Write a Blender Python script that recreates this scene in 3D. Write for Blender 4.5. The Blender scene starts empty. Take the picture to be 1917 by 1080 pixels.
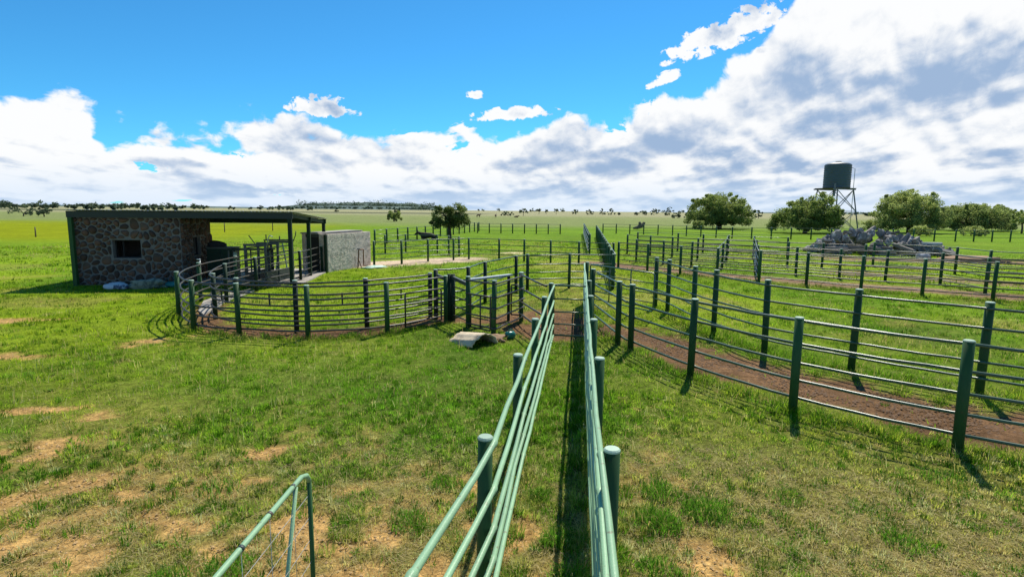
import bpy, bmesh, math, random
import numpy as np
from mathutils import Vector, Matrix

scene = bpy.context.scene
random.seed(7)
rng = np.random.default_rng(11)
R = math.radians

# ------------------------------------------------------------------ camera
HC = 3.25
PITCH = math.atan(146 / 1060)
ROLL = 0.0098
cd = bpy.data.cameras.new('camera')
cd.sensor_width = 36.0
cd.lens = 36.0 * 1060 / 1917
cd.clip_start = 0.05
cd.clip_end = 20000
cam = bpy.data.objects.new('camera', cd)
scene.collection.objects.link(cam)
CM = Matrix.Rotation(math.pi / 2 - PITCH, 4, 'X') @ Matrix.Rotation(ROLL, 4, 'Z')
cam.matrix_world = Matrix.Translation((0, 0, HC)) @ CM
scene.camera = cam

# ------------------------------------------------------------------ sky
SUN_AZ, SUN_EL = R(24), R(52)          # azimuth clockwise from +Y
world = bpy.data.worlds.new('World')
scene.world = world
world.use_nodes = True
nt = world.node_tree
nt.nodes.clear()


def N(kind, **kw):
    n = nt.nodes.new(kind)
    for k, v in kw.items():
        setattr(n, k, v)
    return n


def L(a, b):
    nt.links.new(a, b)


def M(op, a, b=None, c=None, clamp=False):
    n = N('ShaderNodeMath', operation=op, use_clamp=clamp)
    for i, v in enumerate((a, b, c)):
        if v is None:
            continue
        if isinstance(v, (int, float)):
            n.inputs[i].default_value = v
        else:
            L(v, n.inputs[i])
    return n.outputs[0]


def smooth(v, lo, hi):
    n = N('ShaderNodeMapRange', interpolation_type='SMOOTHSTEP', clamp=True)
    L(v, n.inputs[0])
    n.inputs[1].default_value = lo
    n.inputs[2].default_value = hi
    return n.outputs[0]


def noise(vec, scale, detail=6, rough=0.55, dist=0.0, lac=2.0):
    n = N('ShaderNodeTexNoise', noise_dimensions='2D')
    n.inputs['Scale'].default_value = scale
    n.inputs['Detail'].default_value = detail
    n.inputs['Roughness'].default_value = rough
    n.inputs['Distortion'].default_value = dist
    n.inputs['Lacunarity'].default_value = lac
    L(vec, n.inputs['Vector'])
    return n.outputs[0]


def comb(x, y, z):
    n = N('ShaderNodeCombineXYZ')
    for i, v in enumerate((x, y, z)):
        if isinstance(v, (int, float)):
            n.inputs[i].default_value = v
        else:
            L(v, n.inputs[i])
    return n.outputs[0]


tc = N('ShaderNodeTexCoord')
sep = N('ShaderNodeSeparateXYZ')
L(tc.outputs['Generated'], sep.inputs[0])
dx, dy, dz = sep.outputs
az = M('ARCTAN2', dx, dy)
el = M('ARCSINE', dz)

sky = N('ShaderNodeTexSky', sky_type='NISHITA')
sky.sun_disc = False
sky.sun_elevation = SUN_EL
sky.sun_rotation = SUN_AZ
sky.altitude = 1400
sky.air_density = 1.0
sky.dust_density = 0.25
sky.ozone_density = 2.5
tint = N('ShaderNodeMix', data_type='RGBA', blend_type='MULTIPLY')
tint.inputs[0].default_value = 1.0
L(sky.outputs[0], tint.inputs[6])
tint.inputs[7].default_value = (0.34, 1.08, 1.42, 1)
bg_sky = N('ShaderNodeBackground')
L(tint.outputs[2], bg_sky.inputs[0])
bg_sky.inputs[1].default_value = 0.085

# top of the cloud bank as a function of azimuth (radians in, radians out)
fc = N('ShaderNodeFloatCurve')
L(M('MULTIPLY_ADD', az, 1 / (2 * math.pi), 0.5), fc.inputs['Value'])
bank = [(-180, 7), (-120, 9), (-80, 8), (-55, 9.5), (-41.2, 8.3), (-39, 7.7), (-37, 7.4), (-35.3, 5.0), (-33.5, 6.0), (-30, 6.5), (-25, 6.8), (-20, 6.6),
        (-16.4, 6.0), (-13.5, 5.8), (-9, 7.2), (-6.9, 7.9), (-4.8, 7.0), (-0.1, 6.7), (1.5, 6.6), (4.6, 8.2), (8.8, 8.9), (11.7, 10.6), (14.3, 9.5),
        (17.1, 10.4), (21.6, 12.5), (24.9, 14.6), (26.2, 17.5), (30, 20), (40, 21), (55, 19), (80, 11), (120, 8), (180, 7)]  # outside the view the bank is shaped low to cut sky fill
cv = fc.mapping.curves[0]
while len(cv.points) > 2:
    cv.points.remove(cv.points[1])
for i, (a, e) in enumerate(bank):
    px, py = (a + 180) / 360, e / 45
    if i == 0:
        cv.points[0].location = (px, py)
    elif i == len(bank) - 1:
        cv.points[1 if len(cv.points) == 2 else -1].location = (px, py)
    else:
        cv.points.new(px, py)
for p_ in cv.points:
    p_.handle_type = 'VECTOR'
fc.mapping.update()
top = M('MULTIPLY', fc.outputs[0], R(45))

# cloud field: cauliflower billows in azimuth / log-elevation, sampled twice so that the sunward side is lit
lel = M('MULTIPLY', M('LOGARITHM', M('MAXIMUM', M('ADD', el, 0.09), 0.02), math.e), 0.30)
inv = M('DIVIDE', 1.0, M('MAXIMUM', M('ADD', dz, 0.10), 0.03))
pvec = comb(M('MULTIPLY', dx, inv), M('MULTIPLY', M('MULTIPLY', dy, inv), 0.40), 1.7)


def voro(vec, scale, detail, rough):
    n = N('ShaderNodeTexVoronoi', feature='F1', voronoi_dimensions='2D', normalize=True)
    n.inputs['Scale'].default_value = scale
    n.inputs['Detail'].default_value = detail
    n.inputs['Roughness'].default_value = rough
    L(vec, n.inputs['Vector'])
    return M('SUBTRACT', 1.0, n.outputs['Distance'])


def warp(vec, scale, amt):
    n = N('ShaderNodeTexNoise', noise_dimensions='2D')
    n.inputs['Scale'].default_value = scale
    n.inputs['Detail'].default_value = 2
    L(vec, n.inputs['Vector'])
    o = N('ShaderNodeVectorMath', operation='SUBTRACT')
    L(n.outputs['Color'], o.inputs[0])
    o.inputs[1].default_value = (0.5, 0.5, 0.5)
    q = N('ShaderNodeVectorMath', operation='SCALE')
    L(o.outputs[0], q.inputs[0])
    q.inputs['Scale'].default_value = amt
    r = N('ShaderNodeVectorMath', operation='ADD')
    L(vec, r.inputs[0])
    L(q.outputs[0], r.inputs[1])
    return r.outputs[0]


def field(da, dl):
    v = comb(M('ADD', az, da + 1.3), M('ADD', lel, dl), 0.37)
    low = noise(v, 5.0, 3, 0.5, 0.1)
    puff = voro(warp(v, 9.0, 0.05), 9.0, 2.0, 0.55)
    fine = noise(v, 36.0, 5, 0.6, 0.3)
    return M('ADD', M('ADD', M('MULTIPLY', low, 0.50), M('MULTIPLY', puff, 0.40)), M('MULTIPLY', fine, 0.14))


f0 = field(0.0, 0.0)
f1 = field(0.007, 0.020)           # a little towards the sun: up and to the right
n2 = noise(pvec, 1.5, 7, 0.56, 0.2)
fld = M('MULTIPLY', M('ADD', M('SUBTRACT', f0, 0.56), M('MULTIPLY', M('SUBTRACT', n2, 0.5), 0.16)), 0.40)
dens = M('ADD', M('MULTIPLY', M('SUBTRACT', top, el), 1.25), fld)
hole = smooth(noise(comb(az, M('MULTIPLY', lel, 1.5), 4.1), 4.4, 6, 0.6, 0.4), 0.60, 0.72)
dens = M('SUBTRACT', dens, M('MULTIPLY', hole, 0.13))
# stand-alone puffs: azimuth, elevation, half width, half height, tilt (degrees)
puffs = [(-18.0, 9.0, 3.4, 1.35, 0), (-0.1, 9.1, 4.6, 0.9, 5), (-3.7, 10.9, 1.0, 0.6, 0), (19.8, 15.4, 6.2, 1.9, 17), (14.4, 12.1, 1.8, 0.75, 20), (22.6, 13.9, 0.9, 0.5, 10),
         (62, 30, 6, 2.5, 15), (-75, 22, 5, 2, 5), (110, 26, 6, 2, 5), (-130, 24, 5, 2, 0), (170, 28, 6, 2.4, 0)]
pw = comb(az, M('MULTIPLY', el, 1.25), 2.2)
pv = voro(warp(pw, 40.0, 0.012), 38.0, 1.0, 0.55)
pn = noise(pw, 55.0, 7, 0.62, 0.3)
wsum = M('ADD', M('MULTIPLY', M('SUBTRACT', pv, 0.62), 1.3), M('MULTIPLY', M('SUBTRACT', pn, 0.5), 1.6))
for (a, e, w, h, t) in puffs:
    a, e, w, h, t = R(a), R(e), R(w), R(h), R(t)
    da = M('SUBTRACT', az, a)
    de = M('SUBTRACT', el, e)
    u = M('ADD', M('MULTIPLY', da, math.cos(t) / w), M('MULTIPLY', de, math.sin(t) / w))
    v = M('ADD', M('MULTIPLY', da, -math.sin(t) / h), M('MULTIPLY', de, math.cos(t) / h))
    v = M('ADD', v, M('MULTIPLY', M('MINIMUM', v, 0.0), 0.9))       # flatter base
    q = M('SQRT', M('ADD', M('MULTIPLY', u, u), M('MULTIPLY', v, v)))
    pf = M('MULTIPLY', M('ADD', M('SUBTRACT', 0.80, q), M('MULTIPLY', wsum, 1.0)), 0.10)
    pf = M('SUBTRACT', pf, M('MULTIPLY', smooth(q, 1.0, 1.6), 0.35))
    dens = M('MAXIMUM', dens, pf)
mask = smooth(dens, -0.002, 0.022)
relief = M('MULTIPLY', M('SUBTRACT', f0, f1), 4.5)
s1 = noise(comb(az, M('MULTIPLY', lel, 1.7), 9.3), 4.2, 4, 0.5, 0.2)
s2 = noise(pvec, 1.6, 5, 0.52, 0.2)
belly = M('ADD', M('MULTIPLY', s1, 0.55), M('MULTIPLY', s2, 0.45))
rim = M('SUBTRACT', 1.0, smooth(dens, 0.02, 0.16))
bright = M('ADD', M('ADD', M('MULTIPLY', smooth(belly, 0.36, 0.60), 0.80), relief), M('MULTIPLY', rim, 0.45))
lit = smooth(bright, -0.10, 0.95)
lowhaze = M('SUBTRACT', 1.0, smooth(el, 0.0, 0.075))
ccol = N('ShaderNodeMix', data_type='RGBA')
L(lit, ccol.inputs[0])
ccol.inputs[6].default_value = (0.335, 0.465, 0.670, 1)
ccol.inputs[7].default_value = (0.95, 0.96, 0.97, 1)
ccol2 = N('ShaderNodeMix', data_type='RGBA')
L(M('MULTIPLY', lowhaze, 0.58), ccol2.inputs[0])
L(ccol.outputs[2], ccol2.inputs[6])
ccol2.inputs[7].default_value = (0.60, 0.76, 0.96, 1)
bg_cl = N('ShaderNodeBackground')
L(ccol2.outputs[2], bg_cl.inputs[0])
bg_cl.inputs[1].default_value = 0.84
mixs = N('ShaderNodeMixShader')
L(mask, mixs.inputs[0])
L(bg_sky.outputs[0], mixs.inputs[1])
L(bg_cl.outputs[0], mixs.inputs[2])
wout = N('ShaderNodeOutputWorld')
L(mixs.outputs[0], wout.inputs[0])

world.cycles.sampling_method = 'MANUAL'
world.cycles.sample_map_resolution = 512

# ------------------------------------------------------------------ sun, exposure
sl = bpy.data.lights.new('sun', 'SUN')
sl.energy = 5.0
sl.angle = R(0.5)
sl.color = (1.0, 0.945, 0.82)
sun = bpy.data.objects.new('sun', sl)
scene.collection.objects.link(sun)
sdir = Vector((math.sin(SUN_AZ) * math.cos(SUN_EL), math.cos(SUN_AZ) * math.cos(SUN_EL), math.sin(SUN_EL)))
sun.rotation_euler = (-sdir).to_track_quat('-Z', 'Y').to_euler()
sun.location = (20, 30, 60)
vs = scene.view_settings
vs.view_transform = 'Standard'
vs.look = 'None'
vs.gamma = 1.0
vs.use_curve_mapping = False
vs.exposure = 0.30
scene.render.engine = 'CYCLES'
scene.cycles.use_denoising = True
scene.cycles.max_bounces = 6
scene.cycles.diffuse_bounces = 3
scene.cycles.transparent_max_bounces = 6


# ------------------------------------------------------------------ numpy value noise
def vnoise(x, y, seed=0):
    xi = np.floor(x).astype(np.int64)
    yi = np.floor(y).astype(np.int64)
    fx = x - xi
    fy = y - yi
    fx = fx * fx * (3 - 2 * fx)
    fy = fy * fy * (3 - 2 * fy)

    def h(a, b):
        v = (a * 374761393 + b * 668265263 + seed * 974634777) & 0xFFFFFFFF
        v = ((v ^ (v >> 13)) * 1274126177) & 0xFFFFFFFF
        v = v ^ (v >> 16)
        return (v & 0xFFFFFF) / float(0xFFFFFF)
    a, b, c, d = h(xi, yi), h(xi + 1, yi), h(xi, yi + 1), h(xi + 1, yi + 1)
    return (a * (1 - fx) + b * fx) * (1 - fy) + (c * (1 - fx) + d * fx) * fy


def fbm(x, y, seed=0, octv=4):
    s = 0
    a = 0.5
    t = 0
    for i in range(octv):
        s = s + a * vnoise(x * 2 ** i + 17.3 * i, y * 2 ** i - 9.1 * i, seed + i)
        t += a
        a *= 0.5
    return s / t


def sstep(v, lo, hi):
    t = np.clip((v - lo) / (hi - lo), 0, 1)
    return t * t * (3 - 2 * t)


def polydist(x, y, pts):
    d = np.full(np.shape(x), 1e9)
    for (x0, y0), (x1, y1) in zip(pts[:-1], pts[1:]):
        ex, ey = x1 - x0, y1 - y0
        t = np.clip(((x - x0) * ex + (y - y0) * ey) / (ex * ex + ey * ey), 0, 1)
        d = np.minimum(d, np.hypot(x - x0 - t * ex, y - y0 - t * ey))
    return d


# ------------------------------------------------------------------ materials
def new_mat(name):
    m = bpy.data.materials.new(name)
    m.use_nodes = True
    return m, m.node_tree, m.node_tree.nodes['Principled BSDF']


def pmat(name, col, rough=0.6, var=0.25, scale=8.0, metal=0.0, bump=0.0, bscale=60.0, col2=None, c2scale=3.0, c2lo=0.55, c2hi=0.7, spec=0.5, objvar=0.0):
    """noise-varied procedural material in object space"""
    m, t, b = new_mat(name)
    tcn = t.nodes.new('ShaderNodeTexCoord')
    nz = t.nodes.new('ShaderNodeTexNoise')
    nz.inputs['Scale'].default_value = scale
    nz.inputs['Detail'].default_value = 5
    t.links.new(tcn.outputs['Object'], nz.inputs['Vector'])
    mx = t.nodes.new('ShaderNodeMix')
    mx.data_type = 'RGBA'
    t.links.new(nz.outputs[0], mx.inputs[0])
    mx.inputs[6].default_value = tuple(c * (1 - var) for c in col) + (1,)
    mx.inputs[7].default_value = tuple(min(1, c * (1 + var)) for c in col) + (1,)
    out = mx.outputs[2]
    if col2:
        n2 = t.nodes.new('ShaderNodeTexNoise')
        n2.inputs['Scale'].default_value = c2scale
        n2.inputs['Detail'].default_value = 7
        n2.inputs['Roughness'].default_value = 0.65
        t.links.new(tcn.outputs['Object'], n2.inputs['Vector'])
        mr = t.nodes.new('ShaderNodeMapRange')
        mr.inputs[1].default_value = c2lo
        mr.inputs[2].default_value = c2hi
        t.links.new(n2.outputs[0], mr.inputs[0])
        m2 = t.nodes.new('ShaderNodeMix')
        m2.data_type = 'RGBA'
        t.links.new(mr.outputs[0], m2.inputs[0])
        t.links.new(out, m2.inputs[6])
        m2.inputs[7].default_value = tuple(col2) + (1,)
        out = m2.outputs[2]
    if objvar:
        oi = t.nodes.new('ShaderNodeObjectInfo')
        hsv = t.nodes.new('ShaderNodeHueSaturation')
        mr2 = t.nodes.new('ShaderNodeMapRange')
        mr2.inputs[3].default_value = 1 - objvar
        mr2.inputs[4].default_value = 1 + objvar
        t.links.new(oi.outputs['Random'], mr2.inputs[0])
        t.links.new(mr2.outputs[0], hsv.inputs['Value'])
        t.links.new(out, hsv.inputs['Color'])
        out = hsv.outputs[0]
    t.links.new(out, b.inputs['Base Color'])
    b.inputs['Roughness'].default_value = rough
    b.inputs['Metallic'].default_value = metal
    b.inputs['Specular IOR Level'].default_value = spec
    if bump:
        n3 = t.nodes.new('ShaderNodeTexNoise')
        n3.inputs['Scale'].default_value = bscale
        n3.inputs['Detail'].default_value = 4
        t.links.new(tcn.outputs['Object'], n3.inputs['Vector'])
        bp = t.nodes.new('ShaderNodeBump')
        bp.inputs['Strength'].default_value = bump
        bp.inputs['Distance'].default_value = 0.02
        t.links.new(n3.outputs[0], bp.inputs['Height'])
        t.links.new(bp.outputs[0], b.inputs['Normal'])
    return m


MAT = {}
MAT['post'] = pmat('shaded_post_green', (0.028, 0.084, 0.027), 0.60, 0.22, 5, col2=(0.075, 0.055, 0.035), c2scale=10, c2lo=0.58, c2hi=0.74, objvar=0.2, spec=0.2)  # same green as the rails, darkened to paint in the posts' shaded side
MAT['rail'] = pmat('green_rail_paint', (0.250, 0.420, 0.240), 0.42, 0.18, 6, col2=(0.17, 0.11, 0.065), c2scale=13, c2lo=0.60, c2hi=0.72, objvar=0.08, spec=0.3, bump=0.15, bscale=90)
MAT['cap'] = pmat('sunlit_cap_green', (0.30, 0.42, 0.31), 0.55, 0.15, 8, objvar=0.15)  # post green lightened: sunlight on the post tops put into the colour
MAT['raildark'] = pmat('dark_green_rail', (0.045, 0.095, 0.050), 0.34, 0.3, 6, col2=(0.10, 0.085, 0.06), c2scale=7, c2lo=0.6, c2hi=0.8, objvar=0.15, spec=0.6)
MAT['railold'] = pmat('weathered_rail', (0.036, 0.042, 0.036), 0.40, 0.35, 6, col2=(0.075, 0.045, 0.032), c2scale=5, c2lo=0.46, c2hi=0.66, objvar=0.15, spec=0.5)
MAT['postdark'] = pmat('dark_green_post', (0.013, 0.034, 0.018), 0.65, 0.3, 5, col2=(0.04, 0.03, 0.02), c2scale=6, c2lo=0.55, c2hi=0.72, objvar=0.15, spec=0.2)
MAT['darkmetal'] = pmat('dark_metal', (0.035, 0.05, 0.045), 0.5, 0.35, 6, col2=(0.10, 0.06, 0.035), c2scale=6, c2lo=0.58, c2hi=0.7)
MAT['galv'] = pmat('galvanised', (0.42, 0.45, 0.46), 0.45, 0.15, 9, metal=0.35, col2=(0.25, 0.2, 0.16), c2scale=4, c2lo=0.6, c2hi=0.75)
MAT['roof'] = pmat('roof_sheet', (0.40, 0.43, 0.41), 0.5, 0.2, 3, metal=0.2, col2=(0.18, 0.12, 0.08), c2scale=2, c2lo=0.6, c2hi=0.72)
MAT['mortar'] = pmat('mortar', (0.165, 0.158, 0.142), 0.95, 0.2, 14, bump=0.5, bscale=45)
MAT['stone'] = pmat('field_stone', (0.062, 0.050, 0.038), 0.9, 0.4, 7, bump=0.7, bscale=25, col2=(0.110, 0.056, 0.032), c2scale=1.4, c2lo=0.45, c2hi=0.6, objvar=0.5)
MAT['rough'] = pmat('roughcast', (0.66, 0.555, 0.47), 0.95, 0.28, 16, bump=1.0, bscale=28, col2=(0.38, 0.315, 0.27), c2scale=3.2, c2lo=0.48, c2hi=0.66)
MAT['beam'] = pmat('dark_beam', (0.010, 0.022, 0.015), 0.6, 0.3, 4)
MAT['tansoil'] = pmat('tan_crumbs', (0.42, 0.27, 0.12), 0.95, 0.5, 3)
MAT['concrete'] = pmat('concrete', (0.33, 0.30, 0.26), 0.9, 0.2, 3, bump=0.2, bscale=40, col2=(0.2, 0.18, 0.15), c2scale=1.2, c2lo=0.5, c2hi=0.7)
MAT['rust'] = pmat('rust', (0.16, 0.075, 0.035), 0.9, 0.4, 20)
MAT['tank'] = pmat('tank_plastic', (0.048, 0.080, 0.102), 0.5, 0.15, 2, col2=(0.075, 0.08, 0.075), c2scale=1.2, c2lo=0.55, c2hi=0.75)
MAT['steelgrey'] = pmat('tower_steel', (0.15, 0.165, 0.18), 0.55, 0.3, 4, col2=(0.11, 0.06, 0.035), c2scale=3, c2lo=0.55, c2hi=0.7)
MAT['bark'] = pmat('bark', (0.055, 0.045, 0.037), 0.95, 0.35, 9, bump=0.8, bscale=20)
MAT['rock'] = pmat('grey_rubble', (0.195, 0.180, 0.165), 0.95, 0.35, 3, bump=0.8, bscale=9, col2=(0.52, 0.49, 0.45), c2scale=1.8, c2lo=0.52, c2hi=0.66, objvar=0.5)
MAT['log'] = pmat('grey_timber', (0.19, 0.17, 0.15), 0.95, 0.35, 6, bump=0.6, bscale=18, objvar=0.4)
MAT['slab'] = pmat('pale_slab', (0.42, 0.42, 0.42), 0.9, 0.2, 4, bump=0.4, bscale=20)
MAT['drum'] = pmat('bleached_sheet', (0.66, 0.53, 0.36), 0.85, 0.2, 5, col2=(0.30, 0.24, 0.17), c2scale=4, c2lo=0.5, c2hi=0.68, bump=0.3, bscale=30)
MAT['plast'] = pmat('green_plastic', (0.012, 0.16, 0.12), 0.3, 0.2, 6)
MAT['sackw'] = pmat('white_sack', (0.52, 0.56, 0.57), 0.7, 0.15, 6, col2=(0.06, 0.07, 0.12), c2scale=2.6, c2lo=0.55, c2hi=0.60)
MAT['sackg'] = pmat('olive_tarp', (0.24, 0.27, 0.20), 0.8, 0.35, 5, col2=(0.07, 0.09, 0.07), c2scale=4, c2lo=0.48, c2hi=0.6)
MAT['sackt'] = pmat('teal_bag', (0.03, 0.20, 0.17), 0.5, 0.3, 6)
MAT['sheet'] = pmat('pale_green_sheet', (0.40, 0.55, 0.46), 0.7, 0.15, 3)
MAT['hide'] = pmat('dark_hide', (0.018, 0.013, 0.010), 0.8, 0.4, 3)
MAT['hideb'] = pmat('brown_hide', (0.075, 0.035, 0.018), 0.85, 0.35, 3)
MAT['wood'] = pmat('old_wood', (0.13, 0.10, 0.075), 0.9, 0.35, 8, bump=0.4, bscale=30)
MAT['soilheap'] = pmat('soil_heap', (0.30, 0.19, 0.11), 0.95, 0.35, 4, bump=0.8, bscale=8)
MAT['dark'] = pmat('dark_interior', (0.02, 0.02, 0.02), 0.9, 0.3, 4)
MAT['wire'] = pmat('wire', (0.35, 0.35, 0.33), 0.5, 0.1, 4, metal=0.5)
MAT['hill'] = pmat('wooded_hill', (0.060, 0.095, 0.085), 1.0, 0.5, 0.02, col2=(0.12, 0.17, 0.12), c2scale=0.012, c2lo=0.5, c2hi=0.62)


def leafmat(name, trans=0.35):
    m, t, b = new_mat(name)
    at_ = t.nodes.new('ShaderNodeAttribute')
    at_.attribute_name = 'tone'
    b.inputs['Roughness'].default_value = 0.6
    b.inputs['Specular IOR Level'].default_value = 0.10
    t.links.new(at_.outputs['Color'], b.inputs['Base Color'])
    tr = t.nodes.new('ShaderNodeBsdfTranslucent')
    t.links.new(at_.outputs['Color'], tr.inputs[0])
    mx = t.nodes.new('ShaderNodeMixShader')
    mx.inputs[0].default_value = trans
    t.links.new(b.outputs[0], mx.inputs[1])
    t.links.new(tr.outputs[0], mx.inputs[2])
    t.links.new(mx.outputs[0], t.nodes['Material Output'].inputs[0])
    return m


MAT['leaf'] = leafmat('foliage', 0.48)
MAT['grass'] = leafmat('grass_blades', 0.55)


# ------------------------------------------------------------------ object helpers
COL = scene.collection


def tag(o, label=None, cat=None, group=None, kind=None):
    if label:
        o['label'] = label
    if cat:
        o['category'] = cat
    if group:
        o['group'] = group
    if kind:
        o['kind'] = kind
    return o


def empty(name, loc=(0, 0, 0), rz=0.0):
    o = bpy.data.objects.new(name, None)
    o.empty_display_size = 0.2
    o.location = loc
    o.rotation_euler = (0, 0, rz)
    COL.objects.link(o)
    return o


def link(name, me, parent=None, loc=(0, 0, 0), rot=(0, 0, 0), scl=(1, 1, 1)):
    o = bpy.data.objects.new(name, me)
    o.location = loc
    o.rotation_euler = rot
    o.scale = scl
    if parent:
        o.parent = parent
    COL.objects.link(o)
    return o


class MB:
    def __init__(self):
        self.v = []
        self.f = []
        self.sm = []

    def add(self, vs_, fs, smooth_=False):
        o = len(self.v)
        self.v += [tuple(p) for p in vs_]
        for q in fs:
            self.f.append(tuple(i + o for i in q))
            self.sm.append(smooth_)
        return self

    def box(self, x0, x1, y0, y1, z0, z1):
        return self.add([(x0, y0, z0), (x1, y0, z0), (x1, y1, z0), (x0, y1, z0), (x0, y0, z1), (x1, y0, z1), (x1, y1, z1), (x0, y1, z1)],
                        [(0, 3, 2, 1), (4, 5, 6, 7), (0, 1, 5, 4), (1, 2, 6, 5), (2, 3, 7, 6), (3, 0, 4, 7)])

    def tube(self, pts, r, n=8, caps=True, smooth_=True):
        pts = [Vector(p) for p in pts]
        rs = r if isinstance(r, (list, tuple)) else [r] * len(pts)
        vs_, fs = [], []
        up = None
        for i, p in enumerate(pts):
            d = (pts[min(i + 1, len(pts) - 1)] - pts[max(i - 1, 0)]).normalized()
            if up is None:
                up = Vector((0, 0, 1)) if abs(d.z) < 0.9 else Vector((1, 0, 0))
            s = d.cross(up)
            if s.length < 1e-4:
                s = d.orthogonal()
            s.normalize()
            up = s.cross(d).normalized()
            for k in range(n):
                a = 2 * math.pi * k / n
                vs_.append(p + (s * math.cos(a) + up * math.sin(a)) * rs[i])
        for i in range(len(pts) - 1):
            for k in range(n):
                k2 = (k + 1) % n
                fs.append((i * n + k, i * n + k2, (i + 1) * n + k2, (i + 1) * n + k))
        self.add(vs_, fs, smooth_)
        if caps:
            m = (len(pts) - 1) * n
            o = len(self.v) - len(vs_)
            self.f.append(tuple(o + k for k in reversed(range(n))))
            self.sm.append(False)
            self.f.append(tuple(o + m + k for k in range(n)))
            self.sm.append(False)
        return self

    def bar(self, a, b, w, h=None):
        """square bar between two points"""
        a, b = Vector(a), Vector(b)
        h = h or w
        d = (b - a).normalized()
        up = Vector((0, 0, 1)) if abs(d.z) < 0.95 else Vector((0, 1, 0))
        s = d.cross(up).normalized() * w / 2
        u = s.cross(d).normalized() * h / 2
        c = [a - s - u, a + s - u, a + s + u, a - s + u, b - s - u, b + s - u, b + s + u, b - s + u]
        return self.add(c, [(0, 3, 2, 1), (4, 5, 6, 7), (0, 1, 5, 4), (1, 2, 6, 5), (2, 3, 7, 6), (3, 0, 4, 7)])

    def mesh(self, name, mat):
        me = bpy.data.meshes.new(name)
        me.from_pydata(self.v, [], self.f)
        me.polygons.foreach_set('use_smooth', self.sm)
        me.validate()
        bm_ = bmesh.new()
        bm_.from_mesh(me)
        bmesh.ops.recalc_face_normals(bm_, faces=bm_.faces)
        bm_.to_mesh(me)
        bm_.free()
        if mat:
            me.materials.append(MAT[mat])
        return me

    def build(self, name, mat, parent=None, **kw):
        return link(name, self.mesh(name, mat), parent, **kw)


def np_mesh(name, verts, faces, mat, tone=None, nverts_face=3):
    """big mesh from numpy arrays; tone = per-vertex colour"""
    me = bpy.data.meshes.new(name)
    nv, nf = len(verts), len(faces)
    me.vertices.add(nv)
    me.vertices.foreach_set('co', verts.astype(np.float32).ravel())
    me.loops.add(nf * nverts_face)
    me.loops.foreach_set('vertex_index', faces.astype(np.int32).ravel())
    me.polygons.add(nf)
    me.polygons.foreach_set('loop_start', np.arange(0, nf * nverts_face, nverts_face, dtype=np.int32))
    if tone is not None:
        at_ = me.attributes.new('tone', 'FLOAT_COLOR', 'POINT')
        c = np.ones((nv, 4), np.float32)
        c[:, :3] = tone
        at_.data.foreach_set('color', c.ravel())
    me.update(calc_edges=True)
    me.materials.append(MAT[mat])
    return me


def catmull(pts, sub=6):
    pts = [Vector(p) for p in pts]
    out = []
    for i in range(len(pts) - 1):
        p0, p1, p2, p3 = pts[max(i - 1, 0)], pts[i], pts[i + 1], pts[min(i + 2, len(pts) - 1)]
        for k in range(sub):
            t = k / sub
            out.append(0.5 * ((2 * p1) + (p2 - p0) * t + (2 * p0 - 5 * p1 + 4 * p2 - p3) * t * t + (3 * p1 - p0 - 3 * p2 + p3) * t ** 3))
    out.append(pts[-1])
    return out


# ------------------------------------------------------------------ plan of the yards (metres, camera foot at 0,0)
CHL = [(-0.21, 4.24), (0.085, 6.79), (0.39, 9.18), (0.67, 11.54), (0.95, 13.73)]
CHR = [(0.76, 4.03), (1.06, 6.65), (1.345, 9.09), (1.655, 11.68), (1.975, 14.35), (2.61, 19.73)]
OUT = [(-0.55, 14.62), (-1.20, 15.35), (-1.93, 16.35), (-3.30, 14.75), (-5.14, 14.0), (-7.0, 14.22), (-8.42, 14.66), (-9.95, 16.65), (-10.85, 19.5), (-11.0, 22.4)]
ARC_O = [(-1.93, 16.35), (-3.30, 14.75), (-5.14, 14.0), (-7.0, 14.25), (-8.42, 14.70), (-9.95, 16.65), (-10.85, 19.5), (-11.0, 22.4), (-10.95, 25.3)]
ARC_I = [(-2.50, 17.1), (-4.02, 15.45), (-5.75, 14.85), (-7.55, 15.35), (-8.75, 16.45), (-9.80, 19.2), (-9.98, 21.9), (-9.55, 25.4), (-9.75, 28.9)]
INN = [(-2.30, 16.9), (-1.38, 17.75), (-0.94, 19.6), (0.16, 22.3), (0.63, 23.0)]
R1 = [(2.36, 16.5), (2.61, 13.6), (2.80, 13.0), (3.57, 10.95), (4.68, 9.05), (6.21, 7.50), (8.5, 6.05), (11.2, 4.9)]
R2 = [(4.95, 19.3), (5.13, 18.4), (5.28, 16.2), (5.47, 15.05), (5.97, 13.05), (7.10, 11.50), (8.55, 10.0), (10.6, 8.4), (13.4, 6.9)]
M1 = [(0.63, 23.0), (2.39, 23.6), (4.24, 23.64)]
M2 = [(-8.0, 32.7), (-6.6, 33.7), (-5.34, 35.8), (-3.85, 37.0), (-2.90, 37.7), (-0.87, 37.0), (0.76, 36.4), (2.42, 35.7), (4.07, 34.6), (5.95, 33.3)]
M2B = [(-9.3, 41.4), (-8.1, 43.0), (-5.7, 43.0), (-4.6, 41.0), (-3.75, 39.8)]
RA = [(6.2, 33.0), (7.5, 31.3), (8.85, 29.7), (10.3, 28.3), (11.8, 26.9), (13.35, 25.5), (14.85, 23.9), (16.6, 22.7), (18.45, 21.5), (20.6, 20.3)]
RB = [(8.0, 36.5), (9.4, 35.2), (10.75, 33.9), (12.2, 32.8), (13.4, 30.9), (15.0, 29.8), (16.5, 28.4), (18.3, 27.6), (20.1, 26.4), (19.9, 23.6), (21.9, 22.6)]
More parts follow.
